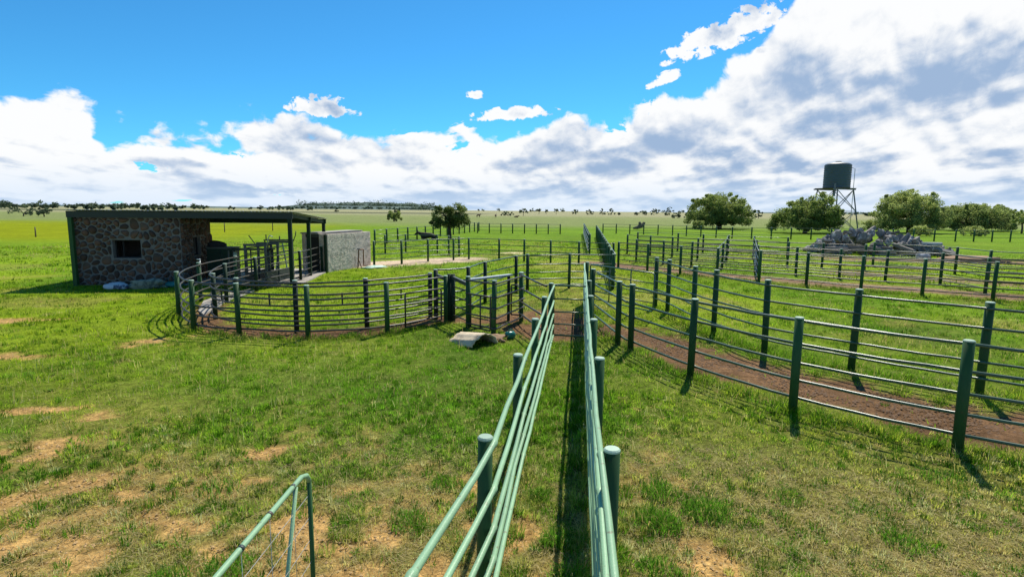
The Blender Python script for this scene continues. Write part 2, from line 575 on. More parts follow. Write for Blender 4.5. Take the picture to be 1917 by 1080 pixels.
RC = [(8.9, 43.9), (10.3, 42.3), (11.4, 40.4), (12.7, 38.8), (14.4, 38.0), (15.9, 36.9), (17.0, 34.9), (18.7, 34.1), (20.6, 33.0)]
RD = [(10.9, 49.4), (14.0, 48.0), (15.4, 45.8), (17.0, 44.6), (18.4, 43.2), (20.3, 41.8)]
RD2 = [(22.6, 35.4), (24.5, 31.2), (24.0, 28.4), (25.6, 26.6)]


def along(a, b, step):
    n = max(1, round(math.dist(a, b) / step))
    return [(a[0] + (b[0] - a[0]) * i / n, a[1] + (b[1] - a[1]) * i / n) for i in range(n + 1)]


M3 = along((-12.5, 51.5), (-5.2, 88.0), 2.6)
M4 = along((-5.0, 81.5), (6.7, 80.0), 1.68)
L1 = along((5.95, 43.7), (10.3, 82.0), 2.7)
L2 = along((4.24, 23.64), (10.45, 71.0), 2.6)
R6 = along((13.5, 85.0), (22.5, 80.0), 2.1)[:-1] + along((22.5, 80.0), (28.0, 72.5), 2.2)[:-1] + along((28.0, 72.5), (54.0, 69.3), 2.3)[:-1] + along((54, 69.3), (68, 70), 2.4)
XF1 = [(10.3, 28.3), (12.2, 32.8), (14.4, 38.0), (17.0, 44.6)]
XF2 = [(11.8, 26.9), (13.4, 30.9), (15.9, 36.9), (18.4, 43.2)]

TRACK = [(1.2, 15.3), (2.4, 15.6), (3.55, 14.2), (4.35, 12.2), (5.3, 10.7), (6.45, 9.4), (7.9, 8.2), (9.6, 7.2), (12, 6.2)]
PEN = [(0.6, 15.4), (1.1, 14.8), (1.6, 15.6), (1.3, 17.6)]
RACE = [(0.2, 17.2), (-0.7, 16.4), (-1.5, 16.6), (-2.3, 16.7), (-3.65, 15.1), (-5.4, 14.45), (-7.25, 14.85), (-8.55, 15.6), (-9.6, 17.4), (-10.3, 19.4)]
TRACK2 = [(5.2, 36.0), (6.6, 33.9), (8.0, 32.2), (9.6, 30.6), (11.2, 29.1), (13.4, 27.2), (15.3, 25.7), (17.5, 24.3), (20.0, 22.6), (24, 20.3)]


# ------------------------------------------------------------------ ground fields shared by the sheet and the blades
BARE = [  # x, y, rx, ry, angle : worn sandy patches
    (-10.9, 11.95, 0.45, 0.35, 0.2), (-14.5, 15.8, 0.7, 0.4, 0.2), (-7.49, 8.8, 0.42, 0.2, 0.2), (-6.63, 8.47, 0.30, 0.22, 0.5), (-6.32, 7.45, 0.50, 0.26, 0.5), (-6.35, 6.95, 0.35, 0.2, 0.6),
    (-5.0, 6.4, 0.42, 0.22, 0.6), (-4.6, 6.8, 0.3, 0.18, 0.5), (-4.33, 6.05, 0.35, 0.2, 0.5), (-4.5, 5.6, 0.45, 0.2, 0.4), (-4.7, 5.15, 0.5, 0.22, 0.4), (-3.34, 5.3, 0.3, 0.24, 0.5), (-3.42, 6.3, 0.26, 0.42, -0.2),
    (-3.38, 7.25, 0.28, 0.18, 0.2), (-3.85, 5.6, 0.3, 0.3, 0.5), (-4.12, 4.85, 0.5, 0.25, 0.4), (-5.5, 5.9, 0.35, 0.25, 0.5), (-2.6, 5.0, 0.35, 0.3, 0.3), (-2.2, 5.4, 0.3, 0.25, 0.3),
    (-1.9, 6.2, 0.3, 0.18, 0.2), (-2.1, 4.6, 0.3, 0.5, 0.2), (-0.35, 6.3, 0.25, 0.30, 0.2), (-0.25, 5.4, 0.30, 0.5, 0.3), (-0.75, 6.0, 0.25, 0.4, 0.5),
    (-0.55, 4.55, 0.35, 0.35, 0), (0.15, 5.4, 0.12, 0.3, 0), (0.25, 4.7, 0.12, 0.35, 0), (-8.6, 13.5, 0.6, 0.4, 0.4), (1.9, 4.9, 0.3, 0.35, 0.2), (-1.35, 5.3, 0.4, 0.3, 0.3), (-1.3, 4.5, 0.25, 0.5, 0.1)]


def ground_fields(x, y):
    w1 = fbm(x * 0.9, y * 0.9, 3)
    w2 = fbm(x * 3.1, y * 3.1, 9)
    bare = np.zeros(np.shape(x))
    for (cx, cy, rx, ry, a) in BARE:
        ca, sa = math.cos(a), math.sin(a)
        u = ((x - cx) * ca + (y - cy) * sa) / (rx * 1.25)
        v = (-(x - cx) * sa + (y - cy) * ca) / (ry * 1.25)
        q = np.sqrt(u * u + v * v) + (w2 - 0.5) * 3.0 + (w1 - 0.5) * 1.2 + 0.15
        bare = np.maximum(bare, 1 - sstep(q, 0.55, 1.05))
    # scattered worn ground close to the camera
    near = np.exp(-((y - 4.0) / 3.4) ** 2) * sstep(np.abs(x - 0.2), -1, 2.0)
    bare = np.maximum(bare, near * sstep(w2 * 0.70 + w1 * 0.35, 0.585, 0.68) * 0.85 * (x < 2.2))
    bare = np.maximum(bare, 0.5 * sstep(-x, 3.0, 6.0) * np.exp(-((y - 5.0) / 3.0) ** 2) * sstep(w1, 0.35, 0.6))
    # pale sand by the block room
    ds = polydist(x, y, [(-8.5, 33.2), (-6.2, 35.2), (-3.2, 37.6)])
    sand = 1 - sstep(ds + (w1 - 0.5) * 1.2, 1.0, 2.2)
    sand = np.maximum(sand, 1 - sstep(np.hypot((x - 0.0) / 1.6, (y - 43.5) / 1.2) + (w1 - 0.5), 0.5, 0.9))
    # trodden brown earth
    dr = polydist(x, y, TRACK) + (w2 - 0.5) * 1.3 + (w1 - 0.5) * 0.8
    dirt = 1 - sstep(dr, 0.80, 1.25)
    dp = polydist(x, y, PEN) + (w2 - 0.5) * 0.5
    dirt = np.maximum(dirt, 1 - sstep(dp, 0.75, 1.25))
    dc = polydist(x, y, RACE) + (w2 - 0.5) * 0.6
    dirt = np.maximum(dirt, 1 - sstep(dc, 0.40, 0.66))
    dt = polydist(x, y, TRACK2) + (w1 - 0.5) * 1.1
    dirt2 = 1 - sstep(dt, 0.8, 1.5)
    dt3 = polydist(x, y, [(19, 31), (23, 27.5), (27, 24)]) + (w1 - 0.5) * 1.6
    dirt2 = np.maximum(dirt2, 0.8 * (1 - sstep(dt3, 0.8, 2.2)))
    dt4 = polydist(x, y, [(24, 41), (31, 40), (35, 39)]) + (w1 - 0.5) * 2.0
    dirt2 = np.maximum(dirt2, 0.9 * (1 - sstep(dt4, 1.2, 2.6)))
    return bare, sand, dirt, dirt2, w1, w2


def mix3(a, b, t):
    return a * (1 - t[..., None]) + b * t[..., None]


def turf_colour(x, y, w1, w2):
    """living sward: lush, yellow-green, straw"""
    lush = np.array((0.082, 0.190, 0.009))
    lime = np.array((0.205, 0.300, 0.010))
    straw = np.array((0.330, 0.270, 0.075))
    big = fbm(x * 0.16, y * 0.16, 21)
    lm = np.clip(0.42 + (big - 0.5) * 2.2 + (w1 - 0.5) * 0.9, 0, 1)
    lm = np.where(y > 16, np.clip(lm + 0.25, 0, 1), lm)
    lush_patch = np.exp(-(((x + 3.6) / 4.5) ** 2 + ((y - 10.3) / 2.9) ** 2))
    lm = lm * (1 - 0.75 * lush_patch)
    far_left = sstep(-x, 14, 26) * sstep(y, 24, 38)
    lm = np.maximum(lm, far_left)
    c = mix3(lush + np.zeros(x.shape + (3,)), lime, lm)
    dry = 0.95 * np.exp(-((y - 4.0) / 3.3) ** 2) + 0.08
    dry = dry * np.clip(0.45 + 1.5 * (w1 - 0.35) + 0.7 * (w2 - 0.5), 0, 1) * (1 - 0.8 * lush_patch)
    dry = np.maximum(dry, 0.75 * np.exp(-((x - 4.0) / 2.8) ** 2 - ((y - 5.6) / 2.0) ** 2) * np.clip(w2 * 1.8 - 0.2, 0, 1))
    pch = sstep(fbm(x * 0.42, y * 0.42, 63), 0.54, 0.70) * sstep(y, 11, 17) * 0.45 * (1 - sstep(y, 60, 90))
    dry = np.maximum(dry, pch)
    c = mix3(c, straw, np.clip(dry, 0, 1))
    return c, lm, dry


# ------------------------------------------------------------------ ground sheet
k_ = 7.7
a_ = 3.7
s_ = np.linspace(-1, 1, 470)
gx = a_ * np.sinh(k_ * s_)
s_ = np.linspace(-0.22, 1, 330)
gy = 9.0 + a_ * np.sinh(k_ * s_) * 1.0
GX, GY = np.meshgrid(gx, gy)
bare, sand, dirt, dirt2, w1, w2 = ground_fields(GX, GY)
turf, lm, dry = turf_colour(GX, GY, w1, w2)
col = mix3(turf * 0.80, np.array((0.15, 0.115, 0.045)), np.clip(0.35 * (1 - sstep(np.hypot(GX, GY), 8, 22)), 0, 1))
col = mix3(col, turf * 0.95, sstep(np.hypot(GX, GY), 14, 40))
dist = np.hypot(GX, GY)
big = fbm(GX * 0.02, GY * 0.035, 33)
# farther fields: yellow meadow on the left, green paddocks, straw veld beyond
meadow = np.array((0.215, 0.245, 0.002))
pad = np.array((0.120, 0.215, 0.010))
pale = np.array((0.190, 0.225, 0.075))
veld = np.array((0.310, 0.290, 0.165))
col = mix3(col, pad * (0.85 + 0.3 * big[..., None]), sstep(dist, 30, 60) * 0.75)
col = mix3(col, meadow, sstep(-GX - 0.10 * GY, 16, 30) * sstep(GY, 45, 62) * (1 - sstep(GY, 110, 150)) * 0.9)
col = mix3(col, pale, sstep(GY + (big - 0.5) * 60, 95, 160))
col = mix3(col, veld, sstep(GY + (big - 0.5) * 160, 230, 420) * 0.85)
strip = sstep(GY, 400, 430) * (1 - sstep(GY, 560, 600)) * sstep(-GX, 10, 40)
col = mix3(col, np.array((0.085, 0.095, 0.050)), strip * 0.85)
col = mix3(col, np.array((0.47, 0.285, 0.100)) * (0.86 + 0.28 * w2[..., None]), np.clip(bare, 0, 1))
col = mix3(col, np.array((0.55, 0.42, 0.29)) * (0.86 + 0.28 * w2[..., None]), np.clip(sand, 0, 1))
col = mix3(col, np.array((0.165, 0.093, 0.046)) * (0.66 + 0.60 * w1[..., None]), np.clip(dirt, 0, 1))
col = mix3(col, np.array((0.235, 0.150, 0.095)) * (0.8 + 0.4 * w2[..., None]), np.clip(dirt2, 0, 1))
wz = fbm(GX * 1.3, GY * 1.3, 77, 2)
GZ = (w1 - 0.5) * 0.04 + (wz - 0.5) * 0.04 * (1 + 0.8 * dirt) - 0.03 * dirt - 0.02 * bare
GZ = GZ * (1 - sstep(dist, 60, 120))
ny, nx = GX.shape
idx = np.arange(nx * ny).reshape(ny, nx)
quads = np.stack([idx[:-1, :-1], idx[:-1, 1:], idx[1:, 1:], idx[1:, :-1]], -1).reshape(-1, 4)

m, t, b = new_mat('ground')
at_ = t.nodes.new('ShaderNodeAttribute')
at_.attribute_name = 'tone'
tcn = t.nodes.new('ShaderNodeTexCoord')


def gnoise(scale, detail, rough=0.6):
    n = t.nodes.new('ShaderNodeTexNoise')
    n.inputs['Scale'].default_value = scale
    n.inputs['Detail'].default_value = detail
    n.inputs['Roughness'].default_value = rough
    t.links.new(tcn.outputs['Object'], n.inputs['Vector'])
    return n.outputs[0]


def gmul(colsock, fac, lo, hi):
    mr = t.nodes.new('ShaderNodeMapRange')
    mr.inputs[1].default_value = 0.28
    mr.inputs[2].default_value = 0.72
    mr.inputs[3].default_value = lo
    mr.inputs[4].default_value = hi
    t.links.new(fac, mr.inputs[0])
    mm = t.nodes.new('ShaderNodeVectorMath')
    mm.operation = 'SCALE'
    t.links.new(colsock, mm.inputs[0])
    t.links.new(mr.outputs[0], mm.inputs['Scale'])
    return mm.outputs[0]


c_ = gmul(at_.outputs['Color'], gnoise(28, 6, 0.7), 0.40, 1.60)
c_ = gmul(c_, gnoise(8.0, 4, 0.6), 0.60, 1.40)
c_ = gmul(c_, gnoise(2.2, 6, 0.65), 0.70, 1.30)
c_ = gmul(c_, gnoise(0.22, 5, 0.6), 0.80, 1.20)
t.links.new(c_, b.inputs['Base Color'])
b.inputs['Roughness'].default_value = 0.95
b.inputs['Specular IOR Level'].default_value = 0.04
bp = t.nodes.new('ShaderNodeBump')
bp.inputs['Strength'].default_value = 0.9
bp.inputs['Distance'].default_value = 0.03
t.links.new(gnoise(34, 7, 0.7), bp.inputs['Height'])
t.links.new(bp.outputs[0], b.inputs['Normal'])
MAT['ground'] = m
ground = link('ground', np_mesh('ground', np.stack([GX, GY, GZ], -1).reshape(-1, 3), quads, 'ground', col.reshape(-1, 3), 4))
for p in (ground.data.polygons,):
    p.foreach_set('use_smooth', np.ones(len(p), bool))
tag(ground, kind='structure')

# low wooded rise on the skyline and the far hill
def ridge(name, x0, x1, y, hmax, seed, amp):
    n = 90
    v, f = [], []
    for i in range(n):
        u = i / (n - 1)
        env = math.sin(math.pi * u) ** 0.6
        xx = x0 + (x1 - x0) * u
        h = hmax * env * (0.75 + amp * (float(fbm(np.array(u * 9.0), np.array(seed * 1.0), seed)) - 0.5))
        for (dyy, hh) in ((-500, -2), (-150, 0.55 * h), (0, h), (400, 0.5 * h), (900, -2)):
            v.append((xx, y + dyy, hh))
    for i in range(n - 1):
        for k in range(4):
            f.append((i * 5 + k, (i + 1) * 5 + k, (i + 1) * 5 + k + 1, i * 5 + k + 1))
    o = MB().add(v, f, True).build(name, 'hill')
    tag(o, kind='structure')
    return o


ridge('far_hill', -1380, -330, 3300, 56, 3, 0.35)
ridge('far_hill', -4600, -800, 3600, 14, 5, 0.4)
ridge('far_hill', 1400, 6500, 4200, 24, 8, 0.4)


# ------------------------------------------------------------------ grass
def visible(x, y, marg=4.0):
    return (y > 2.2) & (np.abs(x) < y * 1.02 + marg)


def on_floor(x, y):
    """places with a built floor or walls where no grass stands"""
    c, s = math.cos(SH_TH), math.sin(SH_TH)
    u = (x - SH[0]) * c + (y - SH[1]) * s
    v = -(x - SH[0]) * s + (y - SH[1]) * c
    shed = (u > 0) & (u < 9.0) & (v > 0) & (v < 6.0)
    c2, s2 = math.cos(BK_TH), math.sin(BK_TH)
    u2 = (x - BK[0]) * c2 + (y - BK[1]) * s2
    v2 = -(x - BK[0]) * s2 + (y - BK[1]) * c2
    blk = (u2 > 0) & (u2 < 4.35) & (v2 > 0) & (v2 < 1.5)
    return shed | blk


SH, SH_TH = (-17.99, 23.28), R(6)
BK, BK_TH = (-9.42, 28.9), R(75)

bv, bf, bt = [], [], []
voff = 0


def blades(px_, py_, h, w, colr, bend, two, la=None):
    """px,py: foot positions; two=True -> two segments"""
    global voff
    n = len(px_)
    a = rng.uniform(0, 2 * math.pi, n)
    dxx, dyy = np.cos(a), np.sin(a)
    la = rng.uniform(0, 2 * math.pi, n) if la is None else la
    lx, ly = np.cos(la) * h * bend, np.sin(la) * h * bend
    z0 = np.full(n, -0.03)
    hw = w / 2
    b0 = np.stack([px_ - dxx * hw, py_ - dyy * hw, z0], -1)
    b1 = np.stack([px_ + dxx * hw, py_ + dyy * hw, z0], -1)
    tip = np.stack([px_ + lx, py_ + ly, h * (1 - 0.35 * bend)], -1)
    if two:
        m0 = np.stack([px_ + lx * 0.38 - dxx * hw * 0.75, py_ + ly * 0.38 - dyy * hw * 0.75, h * 0.58], -1)
        m1 = np.stack([px_ + lx * 0.38 + dxx * hw * 0.75, py_ + ly * 0.38 + dyy * hw * 0.75, h * 0.58], -1)
        v = np.stack([b0, b1, m0, m1, tip], 1).reshape(-1, 3)
        o = voff + np.arange(n)[:, None] * 5
        f = np.concatenate([o + np.array([0, 1, 3]), o + np.array([0, 3, 2]), o + np.array([2, 3, 4])])
        k = 5
    else:
        v = np.stack([b0, b1, tip], 1).reshape(-1, 3)
        f = voff + np.arange(n)[:, None] * 3 + np.array([0, 1, 2])
        k = 3
    bv.append(v)
    bf.append(f)
    bt.append(np.repeat(np.minimum(colr * (1.0 + 0.55 * np.exp(-(np.hypot(px_, py_) / 16.0) ** 2))[:, None], 0.62), k, 0))  # blades near the camera lightened in colour to offset their own shade
    voff += n * k


STRAW = np.array((0.42, 0.345, 0.115))
LONG = [CHL, CHR, R1, R2, ARC_O, RA, RB]


def sward(r0, r1, per, hmin, hmax, w, two, clump):
    half = math.atan(1.02) + 0.12
    area = (r1 * r1 - r0 * r0) * half
    n = int(area * per)
    r = np.sqrt(rng.uniform(r0 * r0, r1 * r1, n))
    th = rng.uniform(-half, half, n)
    x, y = r * np.sin(th), r * np.cos(th)
    bare, sand, dirt, dirt2, w1, w2 = ground_fields(x, y)
    cl = fbm(x * clump, y * clump, 51, 3)
    keep = np.clip(0.16 + 2.3 * (cl - 0.33), 0.04, 1)
    keep *= (1 - 0.96 * np.clip(bare, 0, 1)) * (1 - np.clip(sand, 0, 1)) * (1 - 0.975 * np.clip(dirt, 0, 1)) * (1 - 0.9 * np.clip(dirt2, 0, 1))
    ok = (rng.uniform(0, 1, n) < keep) & visible(x, y) & ~on_floor(x, y)
    x, y, w1, w2, cl = x[ok], y[ok], w1[ok], w2[ok], cl[ok]
    c, lm, dry = turf_colour(x, y, w1, w2)
    n = len(x)
    c = c * (0.80 + 1.1 * cl[:, None]) * rng.uniform(0.60, 1.45, n)[:, None]
    st = rng.uniform(0, 1, n) < (0.08 + 0.55 * np.clip(dry, 0, 1))
    c[st] = STRAW * rng.uniform(0.65, 1.35, st.sum())[:, None]
    h = rng.uniform(hmin, hmax, n) * (0.55 + 0.9 * cl)
    dl = np.full(n, 1e9)
    for ln in LONG:
        dl = np.minimum(dl, polydist(x, y, ln))
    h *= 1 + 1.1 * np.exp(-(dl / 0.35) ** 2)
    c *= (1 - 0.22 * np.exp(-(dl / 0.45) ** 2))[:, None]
    ww = w * rng.uniform(0.7, 1.4, n)
    blades(x, y, h, ww, c, rng.uniform(0.15, 0.95, n), two)


def tussocks(r0, r1, per, nb, rad, hmin, hmax, w, two):
    """many small clumps, blades leaning outwards; each clump lush, lime or dry"""
    half = math.atan(1.02) + 0.12
    n = int((r1 * r1 - r0 * r0) * half * per)
    r = np.sqrt(rng.uniform(r0 * r0, r1 * r1, n))
    th = rng.uniform(-half, half, n)
    x, y = r * np.sin(th), r * np.cos(th)
    bare, sand, dirt, dirt2, w1, w2 = ground_fields(x, y)
    keep = (1 - 0.93 * np.clip(bare, 0, 1)) * (1 - np.clip(sand, 0, 1)) * (1 - 0.985 * np.clip(dirt, 0, 1)) * (1 - 0.93 * np.clip(dirt2, 0, 1))
    ok = (rng.uniform(0, 1, n) < keep) & visible(x, y) & ~on_floor(x, y)
    x, y, w1, w2 = x[ok], y[ok], w1[ok], w2[ok]
    n = len(x)
    c, lm, dry = turf_colour(x, y, w1, w2)
    q = rng.uniform(0, 1, n)
    base = c * rng.uniform(0.65, 1.95, n)[:, None]
    dk = q < 0.36
    base[dk] = np.array((0.058, 0.150, 0.005)) * rng.uniform(0.6, 1.3, dk.sum())[:, None]
    st = q > 1 - (0.04 + 0.62 * np.clip(dry, 0, 1))
    base[st] = STRAW * rng.uniform(0.8, 1.6, st.sum())[:, None]
    dl = np.full(n, 1e9)
    for ln in LONG:
        dl = np.minimum(dl, polydist(x, y, ln))
    hs = rng.uniform(0.5, 1.25, n) * (1 + 0.9 * np.exp(-(dl / 0.35) ** 2)) * np.where(st, 0.75, 1.0)
    rs_ = rad * rng.uniform(0.5, 1.5, n)
    X, Y = np.repeat(x, nb), np.repeat(y, nb)
    N_ = n * nb
    a = rng.uniform(0, 2 * math.pi, N_)
    u = np.sqrt(rng.uniform(0, 1, N_))
    rr_ = np.repeat(rs_, nb) * u
    C = np.repeat(base, nb, 0) * rng.uniform(0.75, 1.3, N_)[:, None]
    H_ = np.repeat(hs, nb) * rng.uniform(hmin, hmax, N_) * (1.1 - 0.45 * u)
    blades(X + np.cos(a) * rr_, Y + np.sin(a) * rr_, H_, w * rng.uniform(0.7, 1.4, N_), C, np.clip(0.25 + 0.75 * u + rng.normal(0, 0.2, N_), 0.05, 1.2), two, a + rng.normal(0, 0.6, N_))


sward(3.0, 6.0, 1500, 0.020, 0.060, 0.0060, True, 3.2)
sward(6.0, 10.0, 800, 0.020, 0.060, 0.0085, True, 3.0)
sward(10.0, 17.0, 330, 0.030, 0.080, 0.014, False, 2.2)
sward(17.0, 32.0, 90, 0.05, 0.11, 0.026, False, 1.4)
sward(32.0, 62.0, 22, 0.07, 0.17, 0.060, False, 0.7)
tussocks(3.0, 6.0, 75, 46, 0.060, 0.045, 0.115, 0.0058, True)
tussocks(6.0, 10.0, 58, 34, 0.070, 0.045, 0.120, 0.0080, True)
tussocks(10.0, 17.0, 30, 24, 0.095, 0.055, 0.135, 0.013, False)
tussocks(17.0, 32.0, 9, 18, 0.16, 0.07, 0.17, 0.024, False)
tussocks(32.0, 60.0, 1.3, 12, 0.32, 0.09, 0.22, 0.06, False)


def litter(n, r0, r1):
    """dead straw lying flat between the tufts"""
    global voff
    half = math.atan(1.02) + 0.12
    r = np.sqrt(rng.uniform(r0 * r0, r1 * r1, n))
    th = rng.uniform(-half, half, n)
    x, y = r * np.sin(th), r * np.cos(th)
    bare, sand, dirt, dirt2, w1, w2 = ground_fields(x, y)
    c, lm, dry = turf_colour(x, y, w1, w2)
    ok = rng.uniform(0, 1, n) < (0.08 + 1.1 * dry) * (1 - dirt) * (1 - 0.7 * bare)
    x, y = x[ok], y[ok]
    n = len(x)
    a = rng.uniform(0, 6.283, n)
    ln_ = rng.uniform(0.03, 0.15, n)
    w = rng.uniform(0.0015, 0.0042, n) * (0.7 + 0.05 * np.hypot(x, y))
    ex, ey = np.cos(a), np.sin(a)
    z0, z1 = rng.uniform(0.0, 0.035, n), rng.uniform(0.01, 0.07, n)
    b0_ = np.stack([x - ey * w, y + ex * w, z0], -1)
    b1_ = np.stack([x + ey * w, y - ex * w, z0], -1)
    tp = np.stack([x + ex * ln_, y + ey * ln_, z1], -1)
    bv.append(np.stack([b0_, b1_, tp], 1).reshape(-1, 3))
    bf.append(voff + np.arange(n)[:, None] * 3 + np.array([0, 1, 2]))
    bt.append(np.repeat(np.array((0.56, 0.46, 0.22)) * rng.uniform(0.6, 1.35, n)[:, None], 3, 0))
    voff += n * 3


litter(70000, 3.0, 8.0)
litter(30000, 8.0, 14.0)


def tuft(cx, cy, n, rad, h0, h1, c0):
    a = rng.uniform(0, 2 * math.pi, n)
    rr_ = rad * np.sqrt(rng.uniform(0, 1, n))
    x, y = cx + np.cos(a) * rr_, cy + np.sin(a) * rr_
    c = np.array(c0) * rng.uniform(0.55, 1.45, n)[:, None]
    c[rng.uniform(0, 1, n) < 0.1] = STRAW
    blades(x, y, rng.uniform(h0, h1, n) * (1.15 - 0.5 * rr_ / rad), np.full(n, 0.008) * rng.uniform(0.7, 1.4, n), c, rng.uniform(0.25, 1.05, n), True)


DK = (0.088, 0.200, 0.014)
for (cx, cy, n, rad, h0, h1) in [(1.55, 5.55, 700, 0.26, 0.12, 0.26), (1.75, 6.2, 500, 0.25, 0.10, 0.2), (2.12, 5.75, 650, 0.26, 0.12, 0.25), (1.35, 4.75, 320, 0.2, 0.1, 0.2),
                                 (-2.55, 4.72, 420, 0.22, 0.08, 0.18), (-3.0, 4.55, 300, 0.2, 0.07, 0.16), (-1.05, 5.55, 350, 0.22, 0.07, 0.15), (-0.75, 6.35, 260, 0.2, 0.07, 0.15),
                                 (0.45, 5.2, 300, 0.15, 0.1, 0.22), (0.55, 4.6, 380, 0.2, 0.1, 0.24), (0.35, 6.1, 240, 0.14, 0.08, 0.18), (0.62, 4.1, 360, 0.2, 0.1, 0.22),
                                 (3.15, 6.1, 250, 0.22, 0.08, 0.16), (3.9, 5.2, 260, 0.2, 0.08, 0.18), (-3.4, 6.2, 240, 0.26, 0.06, 0.13), (1.2, 8.6, 240, 0.25, 0.08, 0.16), (5.4, 6.6, 300, 0.3, 0.08, 0.16)]:
    tuft(cx, cy, n, rad, h0, h1, DK)
for i in range(420):
    r = math.sqrt(rng.uniform(16, 400))
    th = rng.uniform(-0.8, 0.8)
    x, y = r * math.sin(th), r * math.cos(th)
    f_ = ground_fields(np.array([x]), np.array([y]))
    if max(float(f_[q][0]) for q in (0, 1, 2)) > 0.3 or bool(on_floor(np.array([x]), np.array([y]))[0]):
        continue
    g_ = rng.uniform(0.8, 1.9)
    tuft(x, y, int(rng.uniform(25, 80)), rng.uniform(0.06, 0.18), 0.06, rng.uniform(0.10, 0.19), (DK[0] * g_ * 1.25, DK[1] * g_, DK[2] * g_))
# longer grass along the fence feet
for ln, dens_ in ((R1, 9), (R2, 9), (CHR, 6), (CHL, 5), (ARC_O[:7], 7), (RA, 3)):
    for (x0, y0), (x1, y1) in zip(ln[:-1], ln[1:]):
        for i in range(int(math.dist((x0, y0), (x1, y1)) * dens_)):
            u = rng.uniform(0, 1)
            x, y = x0 + (x1 - x0) * u + rng.normal(0, 0.13), y0 + (y1 - y0) * u + rng.normal(0, 0.13)
            tuft(x, y, int(rng.uniform(18, 45)), rng.uniform(0.06, 0.15), 0.06, rng.uniform(0.12, 0.22), (DK[0] * 1.2, DK[1] * 1.1, DK[2]))

ns = 5200
r_ = np.sqrt(rng.uniform(10, 330, ns))
t_ = rng.uniform(-0.85, 0.85, ns)
x_, y_ = r_ * np.sin(t_), r_ * np.cos(t_)
f_ = ground_fields(x_, y_)
ok_ = (f_[0] < 0.3) & (f_[2] < 0.2) & (f_[1] < 0.2) & ~on_floor(x_, y_) & (fbm(x_ * 0.7, y_ * 0.7, 88) > 0.47)
x_, y_ = x_[ok_], y_[ok_]
blades(x_, y_, rng.uniform(0.10, 0.26, len(x_)), 0.0035 * (1 + np.hypot(x_, y_) / 9.0), STRAW * rng.uniform(0.8, 1.5, len(x_))[:, None], rng.uniform(0.1, 0.7, len(x_)), True)
for i in range(160):                                     # broad-leaved weeds hugging the ground
    r = math.sqrt(rng.uniform(12, 260))
    th = rng.uniform(-0.8, 0.8)
    cx, cy = r * math.sin(th), r * math.cos(th)
    f_ = ground_fields(np.array([cx]), np.array([cy]))
    if float(f_[2][0]) > 0.4 or bool(on_floor(np.array([cx]), np.array([cy]))[0]):
        continue
    k_n = int(rng.uniform(7, 14))
    a_w = rng.uniform(0, 6.28, k_n)
    blades(np.full(k_n, cx), np.full(k_n, cy), rng.uniform(0.04, 0.08, k_n), rng.uniform(0.012, 0.026, k_n), np.array((0.14, 0.22, 0.03)) * rng.uniform(0.7, 1.5, k_n)[:, None], rng.uniform(0.8, 1.5, k_n), True, a_w)

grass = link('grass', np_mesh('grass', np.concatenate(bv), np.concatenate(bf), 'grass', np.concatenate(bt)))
tag(grass, 'short green and straw coloured grass growing over the yard', 'grass', kind='stuff')


# clods on the trodden earth
def clods():
    vs_, fs, k = [], [], 0
    base = np.array([(1, 0, 0), (0, 1, 0), (-1, 0, 0), (0, -1, 0), (0, 0, 1)], float)
    tri = np.array([(0, 1, 4), (1, 2, 4), (2, 3, 4), (3, 0, 4)])
    for line, n, spread in ((TRACK, 4200, 0.75), (PEN, 500, 0.8), (RACE, 900, 0.35), (TRACK2, 700, 0.8)):
        seg = [math.dist(p, q) for p, q in zip(line[:-1], line[1:])]
        tot = sum(seg)
        for (p, q), l_ in zip(zip(line[:-1], line[1:]), seg):
            for i in range(int(n * l_ / tot)):
                u = rng.uniform()
                x = p[0] + (q[0] - p[0]) * u + rng.normal(0, spread * 0.6)
                y = p[1] + (q[1] - p[1]) * u + rng.normal(0, spread * 0.6)
                s = rng.uniform(0.008, 0.032)
                vv = base * np.array([s, s, s * 0.7]) * rng.uniform(0.6, 1.4, (5, 3))
                a = rng.uniform(0, 6.28)
                ca, sa = math.cos(a), math.sin(a)
                vv = np.stack([vv[:, 0] * ca - vv[:, 1] * sa + x, vv[:, 0] * sa + vv[:, 1] * ca + y, vv[:, 2] - 0.025], -1)
                vs_.append(vv)
                fs.append(tri + k)
                k += 5
    return np.concatenate(vs_), np.concatenate(fs)


def crumbs():
    vs_, fs, k = [], [], 0
    base = np.array([(1, 0, 0), (0, 1, 0), (-1, 0, 0), (0, -1, 0), (0, 0, 1)], float)
    tri = np.array([(0, 1, 4), (1, 2, 4), (2, 3, 4), (3, 0, 4)])
    for (cx, cy, rx, ry, a) in BARE:
        for i in range(int(900 * rx * ry) + 30):
            x, y = cx + rng.normal(0, rx * 0.8), cy + rng.normal(0, ry * 0.8)
            s = rng.uniform(0.004, 0.018)
            vv = base * np.array([s, s, s * 0.8]) * rng.uniform(0.6, 1.4, (5, 3)) + np.array((x, y, -0.016))
            vs_.append(vv)
            fs.append(tri + k)
            k += 5
    return np.concatenate(vs_), np.concatenate(fs)


cv_, cf_ = crumbs()
tag(link('soil_crumbs', np_mesh('soil_crumbs', cv_, cf_, 'tansoil')), 'tan crumbs and pebbles on the bare sandy patches', 'soil', kind='stuff')
MAT['clod'] = pmat('earth_clods', (0.135, 0.075, 0.038), 0.95, 0.6, 3)
cv_, cf_ = clods()
tag(link('earth_clods', np_mesh('earth_clods', cv_, cf_, 'clod')), 'brown earth clods strewn over the trodden tracks', 'earth', kind='stuff')


# ------------------------------------------------------------------ fences
POSTS = {}


